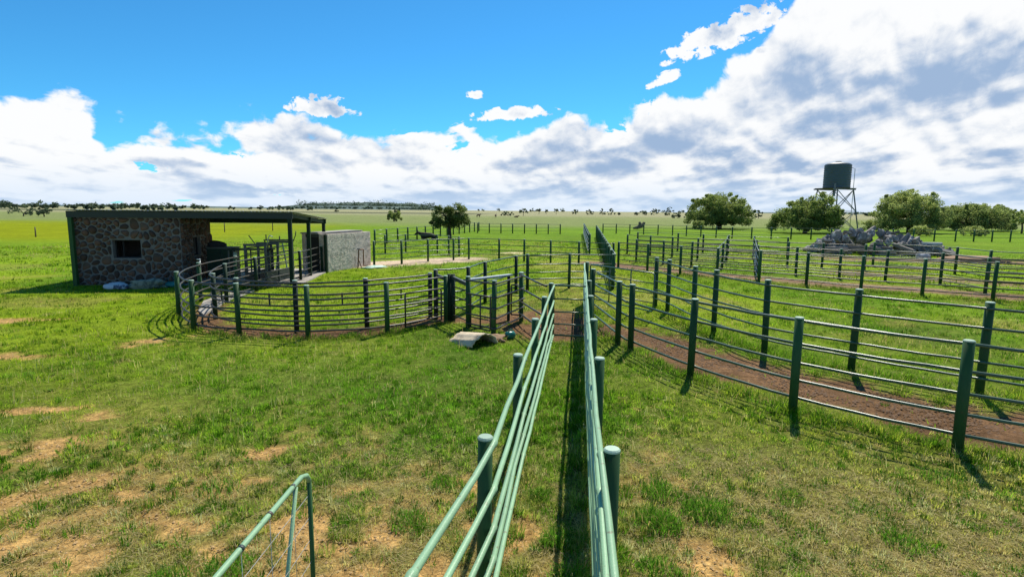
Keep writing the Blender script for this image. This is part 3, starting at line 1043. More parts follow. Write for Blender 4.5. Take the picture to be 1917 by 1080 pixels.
def post_mesh(H, r, mat):
    k = (round(H, 2), round(r, 3), mat)
    if k not in POSTS:
        n = 14
        mb = MB()
        mb.tube([(0, 0, -0.12), (0, 0, H - 0.008)], r, n)
        POSTS[k] = mb.mesh('post', mat)
    return POSTS[k]


CAPS = {}


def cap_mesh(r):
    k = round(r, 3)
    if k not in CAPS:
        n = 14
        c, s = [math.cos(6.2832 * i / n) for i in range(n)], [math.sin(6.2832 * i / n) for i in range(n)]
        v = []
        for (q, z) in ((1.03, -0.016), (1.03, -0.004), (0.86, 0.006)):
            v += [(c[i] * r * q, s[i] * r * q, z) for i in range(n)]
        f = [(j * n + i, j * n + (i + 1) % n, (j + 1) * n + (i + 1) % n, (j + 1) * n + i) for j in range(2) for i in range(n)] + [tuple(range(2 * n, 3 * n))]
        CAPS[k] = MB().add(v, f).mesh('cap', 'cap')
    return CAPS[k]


RAILS5 = (1.44, 1.06, 0.73, 0.46, 0.20)


def offset_line(pts, side, d):
    out = []
    for i, p in enumerate(pts):
        a, b = pts[max(i - 1, 0)], pts[min(i + 1, len(pts) - 1)]
        ex, ey = b[0] - a[0], b[1] - a[1]
        l_ = math.hypot(ex, ey) or 1
        out.append((p[0] - ey / l_ * d * side, p[1] + ex / l_ * d * side))
    return out


def weather(path, joints, rr, full):
    """slight knocks along the pipe and a weld bead where it meets each post"""
    out, rad = [], []
    js = [Vector(j) for j in joints]
    for i, p in enumerate(path):
        near_j = any((p - j).length < 1e-4 for j in js)
        if near_j:
            d = (path[min(i + 1, len(path) - 1)] - path[max(i - 1, 0)]).normalized()
            if full and 0 < i < len(path) - 1:
                for e, k in ((-0.05, 1.0), (-0.022, 1.28), (0.0, 1.34), (0.022, 1.28), (0.05, 1.0)):
                    out.append(p + d * e)
                    rad.append(rr * k)
            else:
                out.append(p)
                rad.append(rr)
        else:
            out.append(p + Vector((random.gauss(0, 0.004), random.gauss(0, 0.004), random.gauss(0, 0.004))))
            rad.append(rr)
        if full and i < len(path) - 1 and (path[i + 1] - p).length > 1.0:
            q = path[i + 1]
            for u in (0.33, 0.66):
                out.append(p.lerp(q, u) + Vector((random.gauss(0, 0.006), random.gauss(0, 0.003), -abs(random.gauss(0.006, 0.005)))))
                rad.append(rr)
    return out, rad


def fence(name, label, pts, H=1.5, heights=RAILS5, r=0.062, rr=0.024, side=1, curved=True, pm='post', rm='raildark', group='green pipe fences', lead=None, trail=None, seg=8, posts=None, sag=0.006, skip=()):
    """lead / trail: extra rail points before the first and after the last post"""
    ox, oy = pts[0]
    root = empty(name, (ox, oy, 0))
    tag(root, label, 'fence', group)
    for i, (x, y) in enumerate(pts):
        if i in skip:
            continue
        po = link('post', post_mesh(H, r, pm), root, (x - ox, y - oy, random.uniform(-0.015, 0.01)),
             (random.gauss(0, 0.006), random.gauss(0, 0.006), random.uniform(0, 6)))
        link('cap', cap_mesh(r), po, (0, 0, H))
    line = offset_line(pts, side, r + rr * 0.8)
    if lead:
        line = list(lead) + line
    if trail:
        line = line + list(trail)
    for h in heights:
        p3 = [(x - ox, y - oy, h + random.uniform(-1, 1) * sag) for x, y in line]
        path, rads = weather(catmull(p3, 5) if curved else [Vector(q) for q in p3], p3, rr, seg > 6)
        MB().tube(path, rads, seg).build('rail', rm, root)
    return root


def gate(name, label, a, b, z0, z1, nr=4, nv=1, rr=0.020, mat='raildark', group='tubular steel gates', brace=False):
    ox, oy = a
    root = empty(name, (ox, oy, 0))
    tag(root, label, 'gate', group)
    dx_, dy_ = b[0] - a[0], b[1] - a[1]
    q = lambda u, z: (dx_ * u, dy_ * u, z)
    fr = MB().tube([q(0, z0), q(0, z1 - 0.06), q(0.02, z1), q(0.98, z1), q(1, z1 - 0.06), q(1, z0 + 0.05), q(0.98, z0), q(0, z0)], rr * 1.15, 8)
    fr.build('gate_frame', mat, root)
    for i in range(1, nr):
        z = z0 + (z1 - z0) * (i / nr) ** 1.08
        MB().tube([q(0, z), q(1, z)], rr * 0.85, 8).build('rail', mat, root)
    for i in range(nv):
        u = (i + 1) / (nv + 1)
        MB().tube([q(u, z0), q(u, z1)], rr, 8).build('upright', mat, root)
    if brace:
        MB().tube([q(0.0, z0), q(1, z1)], rr * 0.8, 8).build('brace', mat, root)
    return root


fence('chute_fence', 'five rail green pipe fence left of the narrow chute, splayed at its near end', CHL, rm='rail', H=1.5, r=0.060, rr=0.0245, side=-1,
      lead=[(-0.74, 1.5), (-0.49, 2.6)], curved=False, sag=0.004)
fence('chute_fence', 'five rail green pipe fence on the right of the narrow chute seen nearly end on', CHR, rm='rail', H=1.5, r=0.062, rr=0.0245, side=1,
      heights=(1.44, 1.16, 0.98, 0.80, 0.62, 0.44, 0.22), lead=[(0.40, 1.5)], curved=False, sag=0.004)
g_ = gate('chute_gate', 'five bar pipe gate closing the far end of the chute', (1.03, 13.78), (1.86, 13.62), 0.2, 1.44, 4, 0, group='chute gates')
fence('race_fence', 'outer pipe fence of the curved race sweeping round towards the shed', ARC_O, H=1.36, heights=(1.30, 0.98, 0.68, 0.42, 0.16), r=0.066, rr=0.024, side=-1, rm='railold')
rin = fence('race_fence', 'inner dark pipe fence of the curved race beside the grass circle', ARC_I, H=1.36, heights=(1.30, 0.98, 0.68, 0.42, 0.16), r=0.066, rr=0.024, side=1, rm='railold', pm='postdark')
for (i_, u_) in ((1, 0.35), (1, 0.85), (2, 0.40), (2, 0.9), (3, 0.5), (0, 0.5)):
    (xa, ya), (xb, yb) = offset_line(ARC_I, 1, 0.085)[i_:i_ + 2]
    xx, yy = xa + (xb - xa) * u_ - ARC_I[0][0], ya + (yb - ya) * u_ - ARC_I[0][1]
    MB().bar((xx, yy - 0.02, 0.66), (xx, yy - 0.02, 1.0), 0.035).build('spacer', 'postdark', rin)
tp = empty('marker_post', (-11.02, 19.9, 0))
tag(tp, 'thin galvanised post with a short crossbar standing by the race fence before the stone wall', 'post')
MB().tube([(0, 0, -0.1), (0, 0, 1.42)], 0.022, 8).build('stem', 'galv', tp)
MB().tube([(-0.10, 0, 1.43), (0.03, 0, 1.43)], 0.022, 8).build('crossbar', 'galv', tp)
fence('pen_fence', 'pipe fence from the curved race back to the cross fence behind the forcing pen', INN, H=1.48, r=0.064, side=1, pm='postdark')
fence('pen_fence', 'kinked pipe fence beside the bleached curved sheet ending at the chute', [(-1.20, 15.35), (-0.48, 14.62), (0.28, 16.5)], H=1.45, r=0.066, side=-1, rm='railold', curved=False, heights=(1.36, 1.0, 0.7, 0.45, 0.18))
fence('pen_fence', 'short sloping pipe fence joining the forcing pen to the chute mouth', [(0.28, 16.62), (0.93, 13.92)], H=1.46, r=0.066, side=-1, rm='railold', curved=False, heights=(1.40, 1.0, 0.62, 0.25), skip=(1,))
fence('track_fence', 'big five rail green pipe fence curving along the near side of the brown track', R1, H=1.58, heights=(1.50, 1.12, 0.80, 0.51, 0.21), r=0.070, rr=0.024, side=1)
fence('track_fence', 'five rail green pipe fence curving along the far side of the brown track', R2, H=1.72, pm='post', heights=(1.60, 1.24, 0.92, 0.62, 0.32), r=0.072, rr=0.023, side=-1)
fence('cross_fence', 'green pipe fence crossing the grass straight behind the forcing pen', M1, H=1.5, side=1, curved=False, r=0.06)
gate('swing_gate', 'long open pipe gate standing beside the start of the brown track', (2.72, 19.6), (4.28, 16.9), 0.25, 1.42, 4, 2, brace=False)
fence('paddock_fence', 'pipe fence bowing round the pale sand beyond the block room', M2, H=1.42, r=0.066, rr=0.022, side=1, heights=(1.36, 1.0, 0.66, 0.36))
fence('paddock_fence', 'short pipe fence on the grass just behind the pale sand', M2B, H=1.40, r=0.066, rr=0.020, side=1, heights=(1.34, 0.98, 0.62, 0.3), curved=False)
fence('paddock_fence', 'far receding pipe fence running past the lone tree', M3, H=1.42, r=0.085, rr=0.022, side=1, heights=(1.34, 0.95, 0.55, 0.2), curved=False, seg=6)
fence('paddock_fence', 'far thin pipe fence crossing the green paddock right of the lone tree', M4, H=1.42, r=0.085, rr=0.024, side=1, heights=(1.36, 0.9, 0.4), curved=False, seg=6)
fence('lane_fence', 'far lane fence seen end on, the left one of the pair', L1, H=1.5, r=0.075, rr=0.026, side=1, curved=False, seg=6)
fence('lane_fence', 'long lane fence running away from the cross fence, right one of the pair', L2, H=1.5, r=0.070, rr=0.026, side=-1, curved=False, seg=6)
fence('right_yard_fence', 'first pipe fence beyond the right grass strip, before the light brown track', RA, H=1.5, r=0.068, rr=0.024, side=1, rm='railold')
fence('right_yard_fence', 'second pipe fence on the right, just behind the light brown track', RB, H=1.5, r=0.068, rr=0.024, side=1, rm='railold', curved=False)
fence('right_yard_fence', 'third pipe fence back in the right hand yards before the rubble heap', RC, H=1.5, r=0.070, rr=0.024, side=1, rm='railold')
fence('right_yard_fence', 'fourth pipe fence back in the right hand yards, left of the rubble heap', RD, H=1.5, r=0.072, rr=0.024, side=1, curved=False)
fence('right_yard_fence', 'short pipe fence in front of the brown soil heap on the far right', RD2, H=1.5, r=0.070, rr=0.024, side=1, curved=False)
fence('right_yard_fence', 'farthest pipe fence under the big trees across the right hand yards', R6, H=1.45, r=0.085, rr=0.024, side=1, curved=False, heights=(1.36, 0.95, 0.5), seg=6)
fence('divider_fence', 'divider fence running back through the right hand yards, the left one of two', XF1, H=1.52, r=0.060, side=1, curved=False, skip=(0, 1, 2, 3))
fence('divider_fence', 'divider fence running back through the right hand yards, the right one of two', XF2, H=1.52, r=0.060, side=1, curved=False, skip=(0, 1, 2, 3))
gate('yard_gate', 'thin tubular gate at the right end of the light brown track', (20.75, 20.6), (22.2, 22.2), 0.25, 1.4, 5, 1)
gate('race_gate', 'low pipe gate hung along the front of the curved race', (-2.86, 14.98), (-2.02, 16.0), 0.1, 1.02, 4, 0, mat='railold')
gate('race_gate', 'narrow pipe gate between two posts left of the bleached curved sheet', (-1.12, 15.18), (-0.56, 14.62), 0.1, 1.0, 3, 1, mat='railold')
gate('race_gate', 'pipe gate standing across the forcing pen in front of the brown earth', (-0.02, 16.75), (0.24, 16.7), 0.15, 1.05, 3, 0, mat='railold')

# stop-gate frames over the race
for lab, p, q in (('dark pipe frame spanning the race beside the low gate', (-2.32, 16.98), (-1.86, 16.42)),
                  ('dark pipe frame spanning the race by the grey plank', (-1.74, 16.38), (-1.24, 15.50))):
    root = empty('stop_gate_frame', (p[0], p[1], 0))
    tag(root, lab, 'gate frame', 'frames over the race')
    for w_ in (p, q):
        link('post', post_mesh(1.40, 0.062, 'postdark'), root, (w_[0] - p[0] + 0.02, w_[1] - p[1] + 0.02, 0))
    MB().bar((0, 0, 1.30), (q[0] - p[0], q[1] - p[1], 1.22), 0.07, 0.10).build('top_beam', 'darkmetal', root)
    for k in range(4):
        z = 0.2 + 0.28 * k
        MB().tube([(0, 0, z), (q[0] - p[0], q[1] - p[1], z)], 0.02, 8).build('rail', 'railold', root)

root = empty('catwalk_plank', (-1.20, 15.55, 0))
tag(root, 'long grey plank fixed along the top of the forcing pen fence', 'plank')
MB().bar((0, 0, 1.34), (1.16, 1.30, 1.34), 0.16, 0.05).build('board', 'galv', root)
MB().bar((1.10, 1.24, -0.1), (1.10, 1.24, 1.31), 0.09).build('support_post', 'postdark', root)

# foreground wire gate, lower left
root = empty('wire_gate', (-1.44, 3.83, 0))
tag(root, 'green pipe gate with rounded corner and thin wires in the foreground', 'gate')
MB().tube([(0, 0, 0.05), (0, 0, 1.315)], 0.0165, 10).build('upright', 'post', root)  # same paint as the frame, in the dark copy that stands for shade
MB().tube([(0, 0, 1.317), (-0.004, -0.035, 1.375), (-0.012, -0.11, 1.40), (-0.045, -1.35, 1.40), (-0.06, -2.1, 1.40)], 0.0175, 10).build('gate_frame', 'rail', root)
MB().tube([(-0.008, -0.22, 1.385), (-0.045, -0.62, 0.12)], 0.014, 8).build('brace', 'rail', root)
for i in range(7):
    z = 0.2 + 0.17 * i
    MB().tube([(0.0, 0.0, z), (-0.06, -2.1, z + 0.01)], 0.0022, 5).build('wire', 'wire', root)
for i in range(5):
    u = 0.25 + 0.35 * i
    MB().tube([(-0.012 - 0.022 * u, -u, 0.15), (-0.012 - 0.022 * u, -u, 1.385)], 0.0020, 5).build('wire', 'wire', root)
    MB().tube([(-0.012 - 0.022 * u, -u - 0.012, 1.40), (-0.012 - 0.022 * u, -u + 0.012, 1.40)], 0.0192, 10).build('wire_tie', 'darkmetal', root)


# ------------------------------------------------------------------ stone shed with open lean-to
def clip(poly, a, b, c):
    """keep a*x+b*y<=c"""
    out = []
    for i in range(len(poly)):
        p, q = poly[i], poly[(i + 1) % len(poly)]
        dp, dq = a * p[0] + b * p[1] - c, a * q[0] + b * q[1] - c
        if dp <= 0:
            out.append(p)
        if dp * dq < 0:
            t_ = dp / (dp - dq)
            out.append((p[0] + (q[0] - p[0]) * t_, p[1] + (q[1] - p[1]) * t_))
    return out


def stone_cells(w, h, hole, n, seed):
    rs = random.Random(seed)
    pts = []
    tries = 0
    while len(pts) < n and tries < 9000:
        tries += 1
        p = (rs.uniform(0, w), rs.uniform(0, h))
        md = rs.choice((0.11, 0.15, 0.19, 0.26, 0.42))
        if hole and hole[0] - 0.06 < p[0] < hole[1] + 0.06 and hole[2] - 0.06 < p[1] < hole[3] + 0.06:
            continue
        if all((p[0] - q[0]) ** 2 + ((p[1] - q[1]) * 1.15) ** 2 > max(md, r_) ** 2 * 0.8 for q, r_ in pts):
            pts.append((p, md))
    ps = [p for p, _ in pts]
    cells = []
    for i, p in enumerate(ps):
        poly = [(0.02, 0.02), (w - 0.02, 0.02), (w - 0.02, h - 0.02), (0.02, h - 0.02)]
        for j, q in enumerate(ps):
            if i == j or abs(q[0] - p[0]) > 1.2 or abs(q[1] - p[1]) > 1.2:
                continue
            a, b = q[0] - p[0], q[1] - p[1]
            g = rs.uniform(0.016, 0.034) * math.hypot(a, b)
            poly = clip(poly, a, b, (q[0] ** 2 + q[1] ** 2 - p[0] ** 2 - p[1] ** 2) / 2 - g)
            if len(poly) < 3:
                break
        if hole and len(poly) >= 3:
            x0, x1, z0, z1 = hole
            ds_ = [(x0 - p[0], (1, 0, x0 - 0.06)), (p[0] - x1, (-1, 0, -x1 - 0.06)), (z0 - p[1], (0, 1, z0 - 0.06)), (p[1] - z1, (0, -1, -z1 - 0.06))]
            ds_.sort(reverse=True)
            poly = clip(poly, *ds_[0][1])
        if len(poly) < 3:
            continue
        ar = 0.5 * abs(sum(poly[k][0] * poly[(k + 1) % len(poly)][1] - poly[(k + 1) % len(poly)][0] * poly[k][1] for k in range(len(poly))))
        if ar < 0.006:
            continue
        # knock the corners off
        rp = []
        for k in range(len(poly)):
            a, b, c = poly[k - 1], poly[k], poly[(k + 1) % len(poly)]
            u = rs.uniform(0.22, 0.38)
            rp.append((b[0] + (a[0] - b[0]) * u, b[1] + (a[1] - b[1]) * u))
            rp.append((b[0] + (c[0] - b[0]) * u, b[1] + (c[1] - b[1]) * u))
        cells.append(rp)
    return cells


def lay_stones(wall, cells, to3, nrm, seed):
    rs = random.Random(seed)
    for c in cells:
        cx = sum(p[0] for p in c) / len(c)
        cy = sum(p[1] for p in c) / len(c)
        d = rs.uniform(0.025, 0.095)
        n = len(c)
        o = to3(cx, cy)
        v = []
        for (s, e) in ((1.0, -0.03), (0.95, d * 0.6), (0.74, d)):
            for p in c:
                q = to3(cx + (p[0] - cx) * s, cy + (p[1] - cy) * s)
                v.append((q[0] - o[0] + nrm[0] * e, q[1] - o[1] + nrm[1] * e, q[2] - o[2]))
        v.append((nrm[0] * d * 1.15, nrm[1] * d * 1.15, 0))
        f = []
        for k in range(2):
            for i in range(n):
                i2 = (i + 1) % n
                f.append((k * n + i, k * n + i2, (k + 1) * n + i2, (k + 1) * n + i))
        for i in range(n):
            f.append((2 * n + i, 2 * n + (i + 1) % n, 3 * n))
        MB().add(v, f, True).build('stone', 'stone', wall, loc=o)


def wall_with_hole(w, h, hole, th):
    """panel in local x (0..w), z (0..h), thickness along +y"""
    mb = MB()
    x0, x1, z0, z1 = hole
    mb.box(0, x0, 0, th, -0.1, h)
    mb.box(x1, w, 0, th, -0.1, h)
    mb.box(x0, x1, 0, th, -0.1, z0)
    mb.box(x0, x1, 0, th, z1, h)
    return mb


shed = empty('stone_shed', (SH[0], SH[1], 0), SH_TH)
tag(shed, 'low stone walled shed with flat sheet roof and open lean-to on green posts', 'shed')
RW, RDp, WH = 4.14, 3.0, 2.80
fw = wall_with_hole(RW, WH, (1.45, 2.55, 1.13, 1.88), 0.28).build('wall', 'mortar', shed)
fw['label'] = 'front stone wall with a dark window opening'
lay_stones(fw, stone_cells(RW, WH, (1.45, 2.55, 1.13, 1.88), 150, 4), lambda a, b: (a, 0, b), (0, -1), 5)
sw = wall_with_hole(RDp, WH, (0.85, 1.55, 1.15, 1.95), 0.28)
sw.v = [(RW - y_ - 0.002, x_ + 0.283, z_) for x_, y_, z_ in [(min(p[0], RDp - 0.29), p[1], p[2]) for p in sw.v]]
sw = sw.build('wall', 'mortar', shed)
sw['label'] = 'shaded side stone wall with a small opening'
lay_stones(sw, stone_cells(RDp - 0.05, WH, (0.85 + 0.283, 1.55 + 0.283, 1.15, 1.95), 95, 8), lambda a, b: (RW - 0.002, a + 0.02, b), (1, 0), 9)
MB().box(0.0, 0.28, 0.283, RDp - 0.003, -0.1, WH - 0.004).build('wall', 'mortar', shed)
MB().box(0.283, RW - 0.285, RDp - 0.28, RDp, -0.1, WH - 0.006).build('wall', 'mortar', shed)
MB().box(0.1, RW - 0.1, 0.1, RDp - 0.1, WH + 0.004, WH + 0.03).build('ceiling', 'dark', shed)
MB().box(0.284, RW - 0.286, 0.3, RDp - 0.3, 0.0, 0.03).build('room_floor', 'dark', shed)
# window frames, set back in the openings
wf = empty('window', (0, 0, 0))
wf.parent = shed
fr = MB()
for (a, b, c, d) in ((1.452, 2.548, 1.132, 1.175), (1.452, 2.548, 1.835, 1.878), (1.452, 1.495, 1.177, 1.833), (2.505, 2.548, 1.177, 1.833), (1.74, 1.775, 1.177, 1.833)):
    fr.box(a, b, 0.20, 0.25, c, d)
fr.build('frame', 'dark', wf)
wf = empty('window', (0, 0, 0))
wf.parent = shed
fr = MB()
for (a, b, c, d) in ((1.135, 1.83, 1.152, 1.19), (1.135, 1.83, 1.91, 1.948), (1.135, 1.175, 1.192, 1.908), (1.79, 1.83, 1.192, 1.908)):
    fr.box(RW - 0.18, RW - 0.13, a, b, c, d)
fr.build('frame', 'dark', wf)
# steelwork
RX0, RX1, RY0, RY1 = -0.16, 8.80, -0.30, 6.25
zf, zb = 3.10, 2.72
zat = lambda y: zf + (zb - zf) * (y - RY0) / (RY1 - RY0)
MB().box(RX0 + 0.05, RX1 - 0.05, -0.20, -0.13, 2.80, 3.055).build('front_beam', 'beam', shed)
MB().box(RX0 + 0.05, RX1 - 0.05, 6.1, 6.18, 2.46, 2.70).build('back_beam', 'postdark', shed)
MB().box(RX0 + 0.05, RX1 - 0.05, 2.9, 2.98, 2.60, 2.84).build('middle_beam', 'postdark', shed)
for x in (-0.06, 4.3, 8.62):
    MB().bar((x, -0.125, 2.95), (x, 6.09, 2.57), 0.08, 0.16).build('rafter', 'postdark', shed)
for (x, y, zt) in ((0.02, -0.165, 2.80), (8.62, -0.165, 2.80), (8.62, 2.94, 2.60), (8.62, 6.14, 2.46), (0.02, 6.14, 2.46)):
    MB().box(x - 0.075, x + 0.075, y - 0.075, y + 0.075, -0.1, zt).build('post', 'post' if x < 1 else 'postdark', shed)
nsh = 12
for i in range(nsh):
    w_ = (RX1 - RX0) / nsh
    x0 = RX0 + i * w_
    v, f = [], []
    nn = 13
    zo = 0.004 * (i % 2) + random.uniform(0, 0.012)
    for k in range(nn):
        u = k / (nn - 1)
        zz = 0.018 * math.sin(u * math.pi * 10) + zo
        for e in (0.0, -0.006):
            v.append((x0 + u * (w_ + 0.03), RY0 - random.uniform(0, 0.02) * (k == 0), zf + zz + e))
            v.append((x0 + u * (w_ + 0.03), RY1, zb + zz + e))
    for k in range(nn - 1):
        o = k * 4
        f += [(o, o + 4, o + 5, o + 1), (o + 2, o + 3, o + 7, o + 6), (o, o + 2, o + 6, o + 4), (o + 1, o + 5, o + 7, o + 3)]
    f += [(0, 1, 3, 2), ((nn - 1) * 4, (nn - 1) * 4 + 2, (nn - 1) * 4 + 3, (nn - 1) * 4 + 1)]
    MB().add(v, f, True).build('roof_sheet', 'roof', shed)

cf = empty('concrete_floor', (SH[0], SH[1], 0), SH_TH)
bpy.data.objects.remove(cf)
cfm = MB().box(4.25, 9.0, -0.2, 6.3, -0.1, 0.05)
cfo = cfm.build('concrete_floor', 'concrete', None, loc=(SH[0], SH[1], 0), rot=(0, 0, SH_TH))
tag(cfo, kind='structure')
rf = [(-9.35, 16.9), (-9.9, 17.6), (-10.75, 19.5), (-10.88, 22.0), (-10.05, 22.0), (-9.92, 19.3)]
o = MB().add([(x, y, z) for z in (-0.05, 0.04) for x, y in rf], [(0, 1, 2, 3, 4, 5), (6, 7, 8, 9, 10, 11)] + [(i, (i + 1) % 6, 6 + (i + 1) % 6, 6 + i) for i in range(6)]).build('race_floor', 'concrete')
tag(o, kind='structure')

# ------------------------------------------------------------------ cattle crush and bench under the lean-to
cr = empty('cattle_crush', (-10.45, 23.0, 0), R(-2))
tag(cr, 'dark steel cattle crush with levers and side panels under the roof end', 'cattle crush')
for x in (-0.42, 0.42):
    for y in (0.0, 1.1, 2.3):
        MB().bar((x, y, 0), (x, y, 1.75), 0.08).build('upright', 'darkmetal', cr)
    MB().box(x - 0.015, x + 0.015, 0.05, 2.25, 0.15, 0.62).build('side_panel', 'darkmetal', cr)
    for z in (0.85, 1.1, 1.38, 1.62):
        MB().tube([(x, 0, z), (x, 2.3, z)], 0.025, 8).build('rail', 'railold', cr)
for y in (0.0, 1.1, 2.3):
    MB().bar((-0.48, y, 1.76), (0.48, y, 1.76), 0.09).build('top_beam', 'darkmetal', cr)
MB().bar((-0.3, 2.35, 0.2), (-0.08, 2.35, 1.7), 0.05).build('head_gate_bar', 'rail', cr)
MB().bar((0.3, 2.35, 0.2), (0.08, 2.35, 1.7), 0.05).build('head_gate_bar', 'rail', cr)
MB().tube([(0.45, 2.3, 1.5), (0.75, 2.2, 2.05), (0.8, 2.15, 2.25)], 0.02, 8).build('lever', 'darkmetal', cr)
MB().tube([(-0.45, 1.1, 1.6), (-0.7, 0.9, 2.1)], 0.02, 8).build('lever', 'darkmetal', cr)
MB().tube([(0.45, 0.1, 1.75), (0.52, 0.05, 2.0), (0.62, 0.0, 2.15), (0.75, 0.0, 2.1)], 0.02, 8).build('lever', 'galv', cr)

tb = empty('work_bench', (-12.35, 24.9, 0.05), R(6))
tag(tb, 'flat topped dark steel bench on thin legs in the lean-to', 'bench')
MB().box(-0.15, 1.75, -0.3, 0.35, 1.36, 1.41).build('bench_top', 'postdark', tb)
for x in (-0.05, 0.7, 1.65):
    for y in (-0.24, 0.28):
        MB().bar((x, y, 0), (x, y, 1.36), 0.05).build('leg', 'darkmetal', tb)
MB().bar((-0.05, -0.24, 0.5), (1.65, -0.24, 0.5), 0.04).build('stretcher', 'darkmetal', tb)
tb = empty('feed_rack', (-10.9, 26.3, 0.05), R(6))
tag(tb, 'small dark rack on legs standing higher than the bench behind the crush', 'rack')
MB().box(-0.55, 0.7, -0.25, 0.25, 1.72, 1.76).build('rack_top', 'darkmetal', tb)
for x in (-0.5, 0.62):
    for y in (-0.2, 0.2):
        MB().bar((x, y, 0), (x, y, 1.72), 0.05).build('leg', 'darkmetal', tb)
MB().bar((-0.5, 0, 1.76), (-0.5, 0, 1.98), 0.04).build('stake', 'darkmetal', tb)
MB().bar((0.1, 0, 1.76), (0.1, 0, 1.92), 0.04).build('stake', 'darkmetal', tb)


def lump(name, mat, sx, sy, sz, seed, rough=0.35, sub=3, parent=None, loc=(0, 0, 0), rz=0.0, flat=0.35):
    bm_ = bmesh.new()
    bmesh.ops.create_icosphere(bm_, subdivisions=sub, radius=1.0)
    rs = random.Random(seed)
    off = Vector((rs.uniform(0, 50), rs.uniform(0, 50), rs.uniform(0, 50)))
    from mathutils import noise as mn
    for v in bm_.verts:
        d = 1 + rough * mn.fractal(v.co * 1.6 + off, 0.9, 2.0, 4)
        v.co = Vector((v.co.x * sx * d, v.co.y * sy * d, v.co.z * sz * d))
        v.co.z = max(v.co.z, -sz * flat)
        v.co.z += sz * flat
    me = bpy.data.meshes.new(name)
    bm_.to_mesh(me)
    bm_.free()
    me.materials.append(MAT[mat])
    me.polygons.foreach_set('use_smooth', [True] * len(me.polygons))
    return link(name, me, parent, loc, (0, 0, rz))


cb = empty('cupboard', (-13.15, 25.4, 0.05), R(6))
tag(cb, 'dark cupboard standing against the shaded end of the stone wall', 'cupboard')
MB().box(-0.45, 0.75, -0.25, 0.3, 0.08, 1.42).build('carcass', 'darkmetal', cb)
MB().box(-0.43, 0.14, -0.275, -0.253, 0.12, 1.38).build('door', 'postdark', cb)
MB().box(0.16, 0.73, -0.275, -0.253, 0.12, 1.38).build('door', 'postdark', cb)
MB().box(-0.5, 0.8, -0.3, 0.35, 1.425, 1.46).build('cupboard_top', 'darkmetal', cb)
o = lump('rag_heap', 'dark', 0.42, 0.25, 0.2, 41, loc=(-13.25, 25.4, 1.515), parent=None)
tag(o, 'dark heap of rags on top of the cupboard', 'rags')
o = MB().box(-0.07, 0.07, -0.012, 0.012, -0.16, 0.16).build('notice_plate', 'sheet', None, loc=(-12.33, 25.15, 1.15), rot=(0, 0, R(8)))
tag(o, 'small pale plate on the right side of the dark cupboard', 'plate')

# sacks in the shade of the front wall
o = lump('sack', 'sackw', 0.52, 0.26, 0.19, 3, 0.22, loc=(-15.75, 22.35, 0), rz=0.08)
tag(o, 'white plastic sack with dark print lying in the shade by the stone wall', 'sack')
o = lump('tarpaulin', 'sackg', 0.70, 0.34, 0.27, 12, 0.55, loc=(-14.75, 22.6, 0), rz=0.15)
tag(o, 'crumpled olive tarpaulin heaped beside the white sack', 'tarpaulin')
o = lump('bag', 'sackt', 0.32, 0.2, 0.17, 23, 0.4, loc=(-13.95, 23.1, 0), rz=0.3)
tag(o, 'crumpled teal bag at the foot of the stone wall near the race', 'bag')

# ------------------------------------------------------------------ roughcast block room
bk = empty('block_room', (BK[0], BK[1], 0), BK_TH)
tag(bk, 'small roughcast block room with dark open end beside the shed', 'block room')
BW, BD, BH = 4.35, 1.5, 1.95
rgh = MB()
o = MB().box(0, BW, 0, 0.2, -0.1, BH).build('wall', 'rough', bk)
# uneven render along the lit wall: dabs of plaster
rs = random.Random(5)
dab = MB()
for i in range(900):
    x, z = rs.uniform(0.05, BW - 0.05), rs.uniform(0.05, BH - 0.05)
    s = rs.uniform(0.02, 0.05)
    dab.add([(x - s, 0.001, z - s * 0.7), (x + s, 0.001, z - s * 0.8), (x + s * 0.8, 0.001, z + s), (x - s * 0.7, 0.001, z + s * 0.9), (x, -rs.uniform(0.008, 0.022), z)],
            [(0, 1, 4), (1, 2, 4), (2, 3, 4), (3, 0, 4)])
d_ = dab.build('plaster_dabs', 'rough', bk)
d_['kind'] = 'stuff'
MB().box(0, BW, BD - 0.2, BD, -0.1, BH).build('wall', 'rough', bk)
MB().box(BW - 0.2, BW, 0.203, BD - 0.203, -0.1, BH - 0.003).build('wall', 'rough', bk)
MB().box(0.0, 0.2, 0.203, 0.50, -0.1, BH - 0.003).build('wall', 'rough', bk)
MB().box(-0.05, BW + 0.02, 0.5, BD + 0.05, BH + 0.002, BH + 0.075).build('roof_slab', 'concrete', bk)
MB().box(0.10, 0.14, 0.505, BD - 0.205, 0.0, BH - 0.165).build('door', 'dark', bk)  # dark panel added in the open end as painted shade for the interior
MB().box(0.02, 0.18, 0.503, BD - 0.203, BH - 0.16, BH - 0.005).build('lintel', 'darkmetal', bk)
MB().bar((-0.05, 0.10, -0.1), (-0.05, 0.10, BH), 0.14, 0.1).build('corner_post', 'postdark', bk)

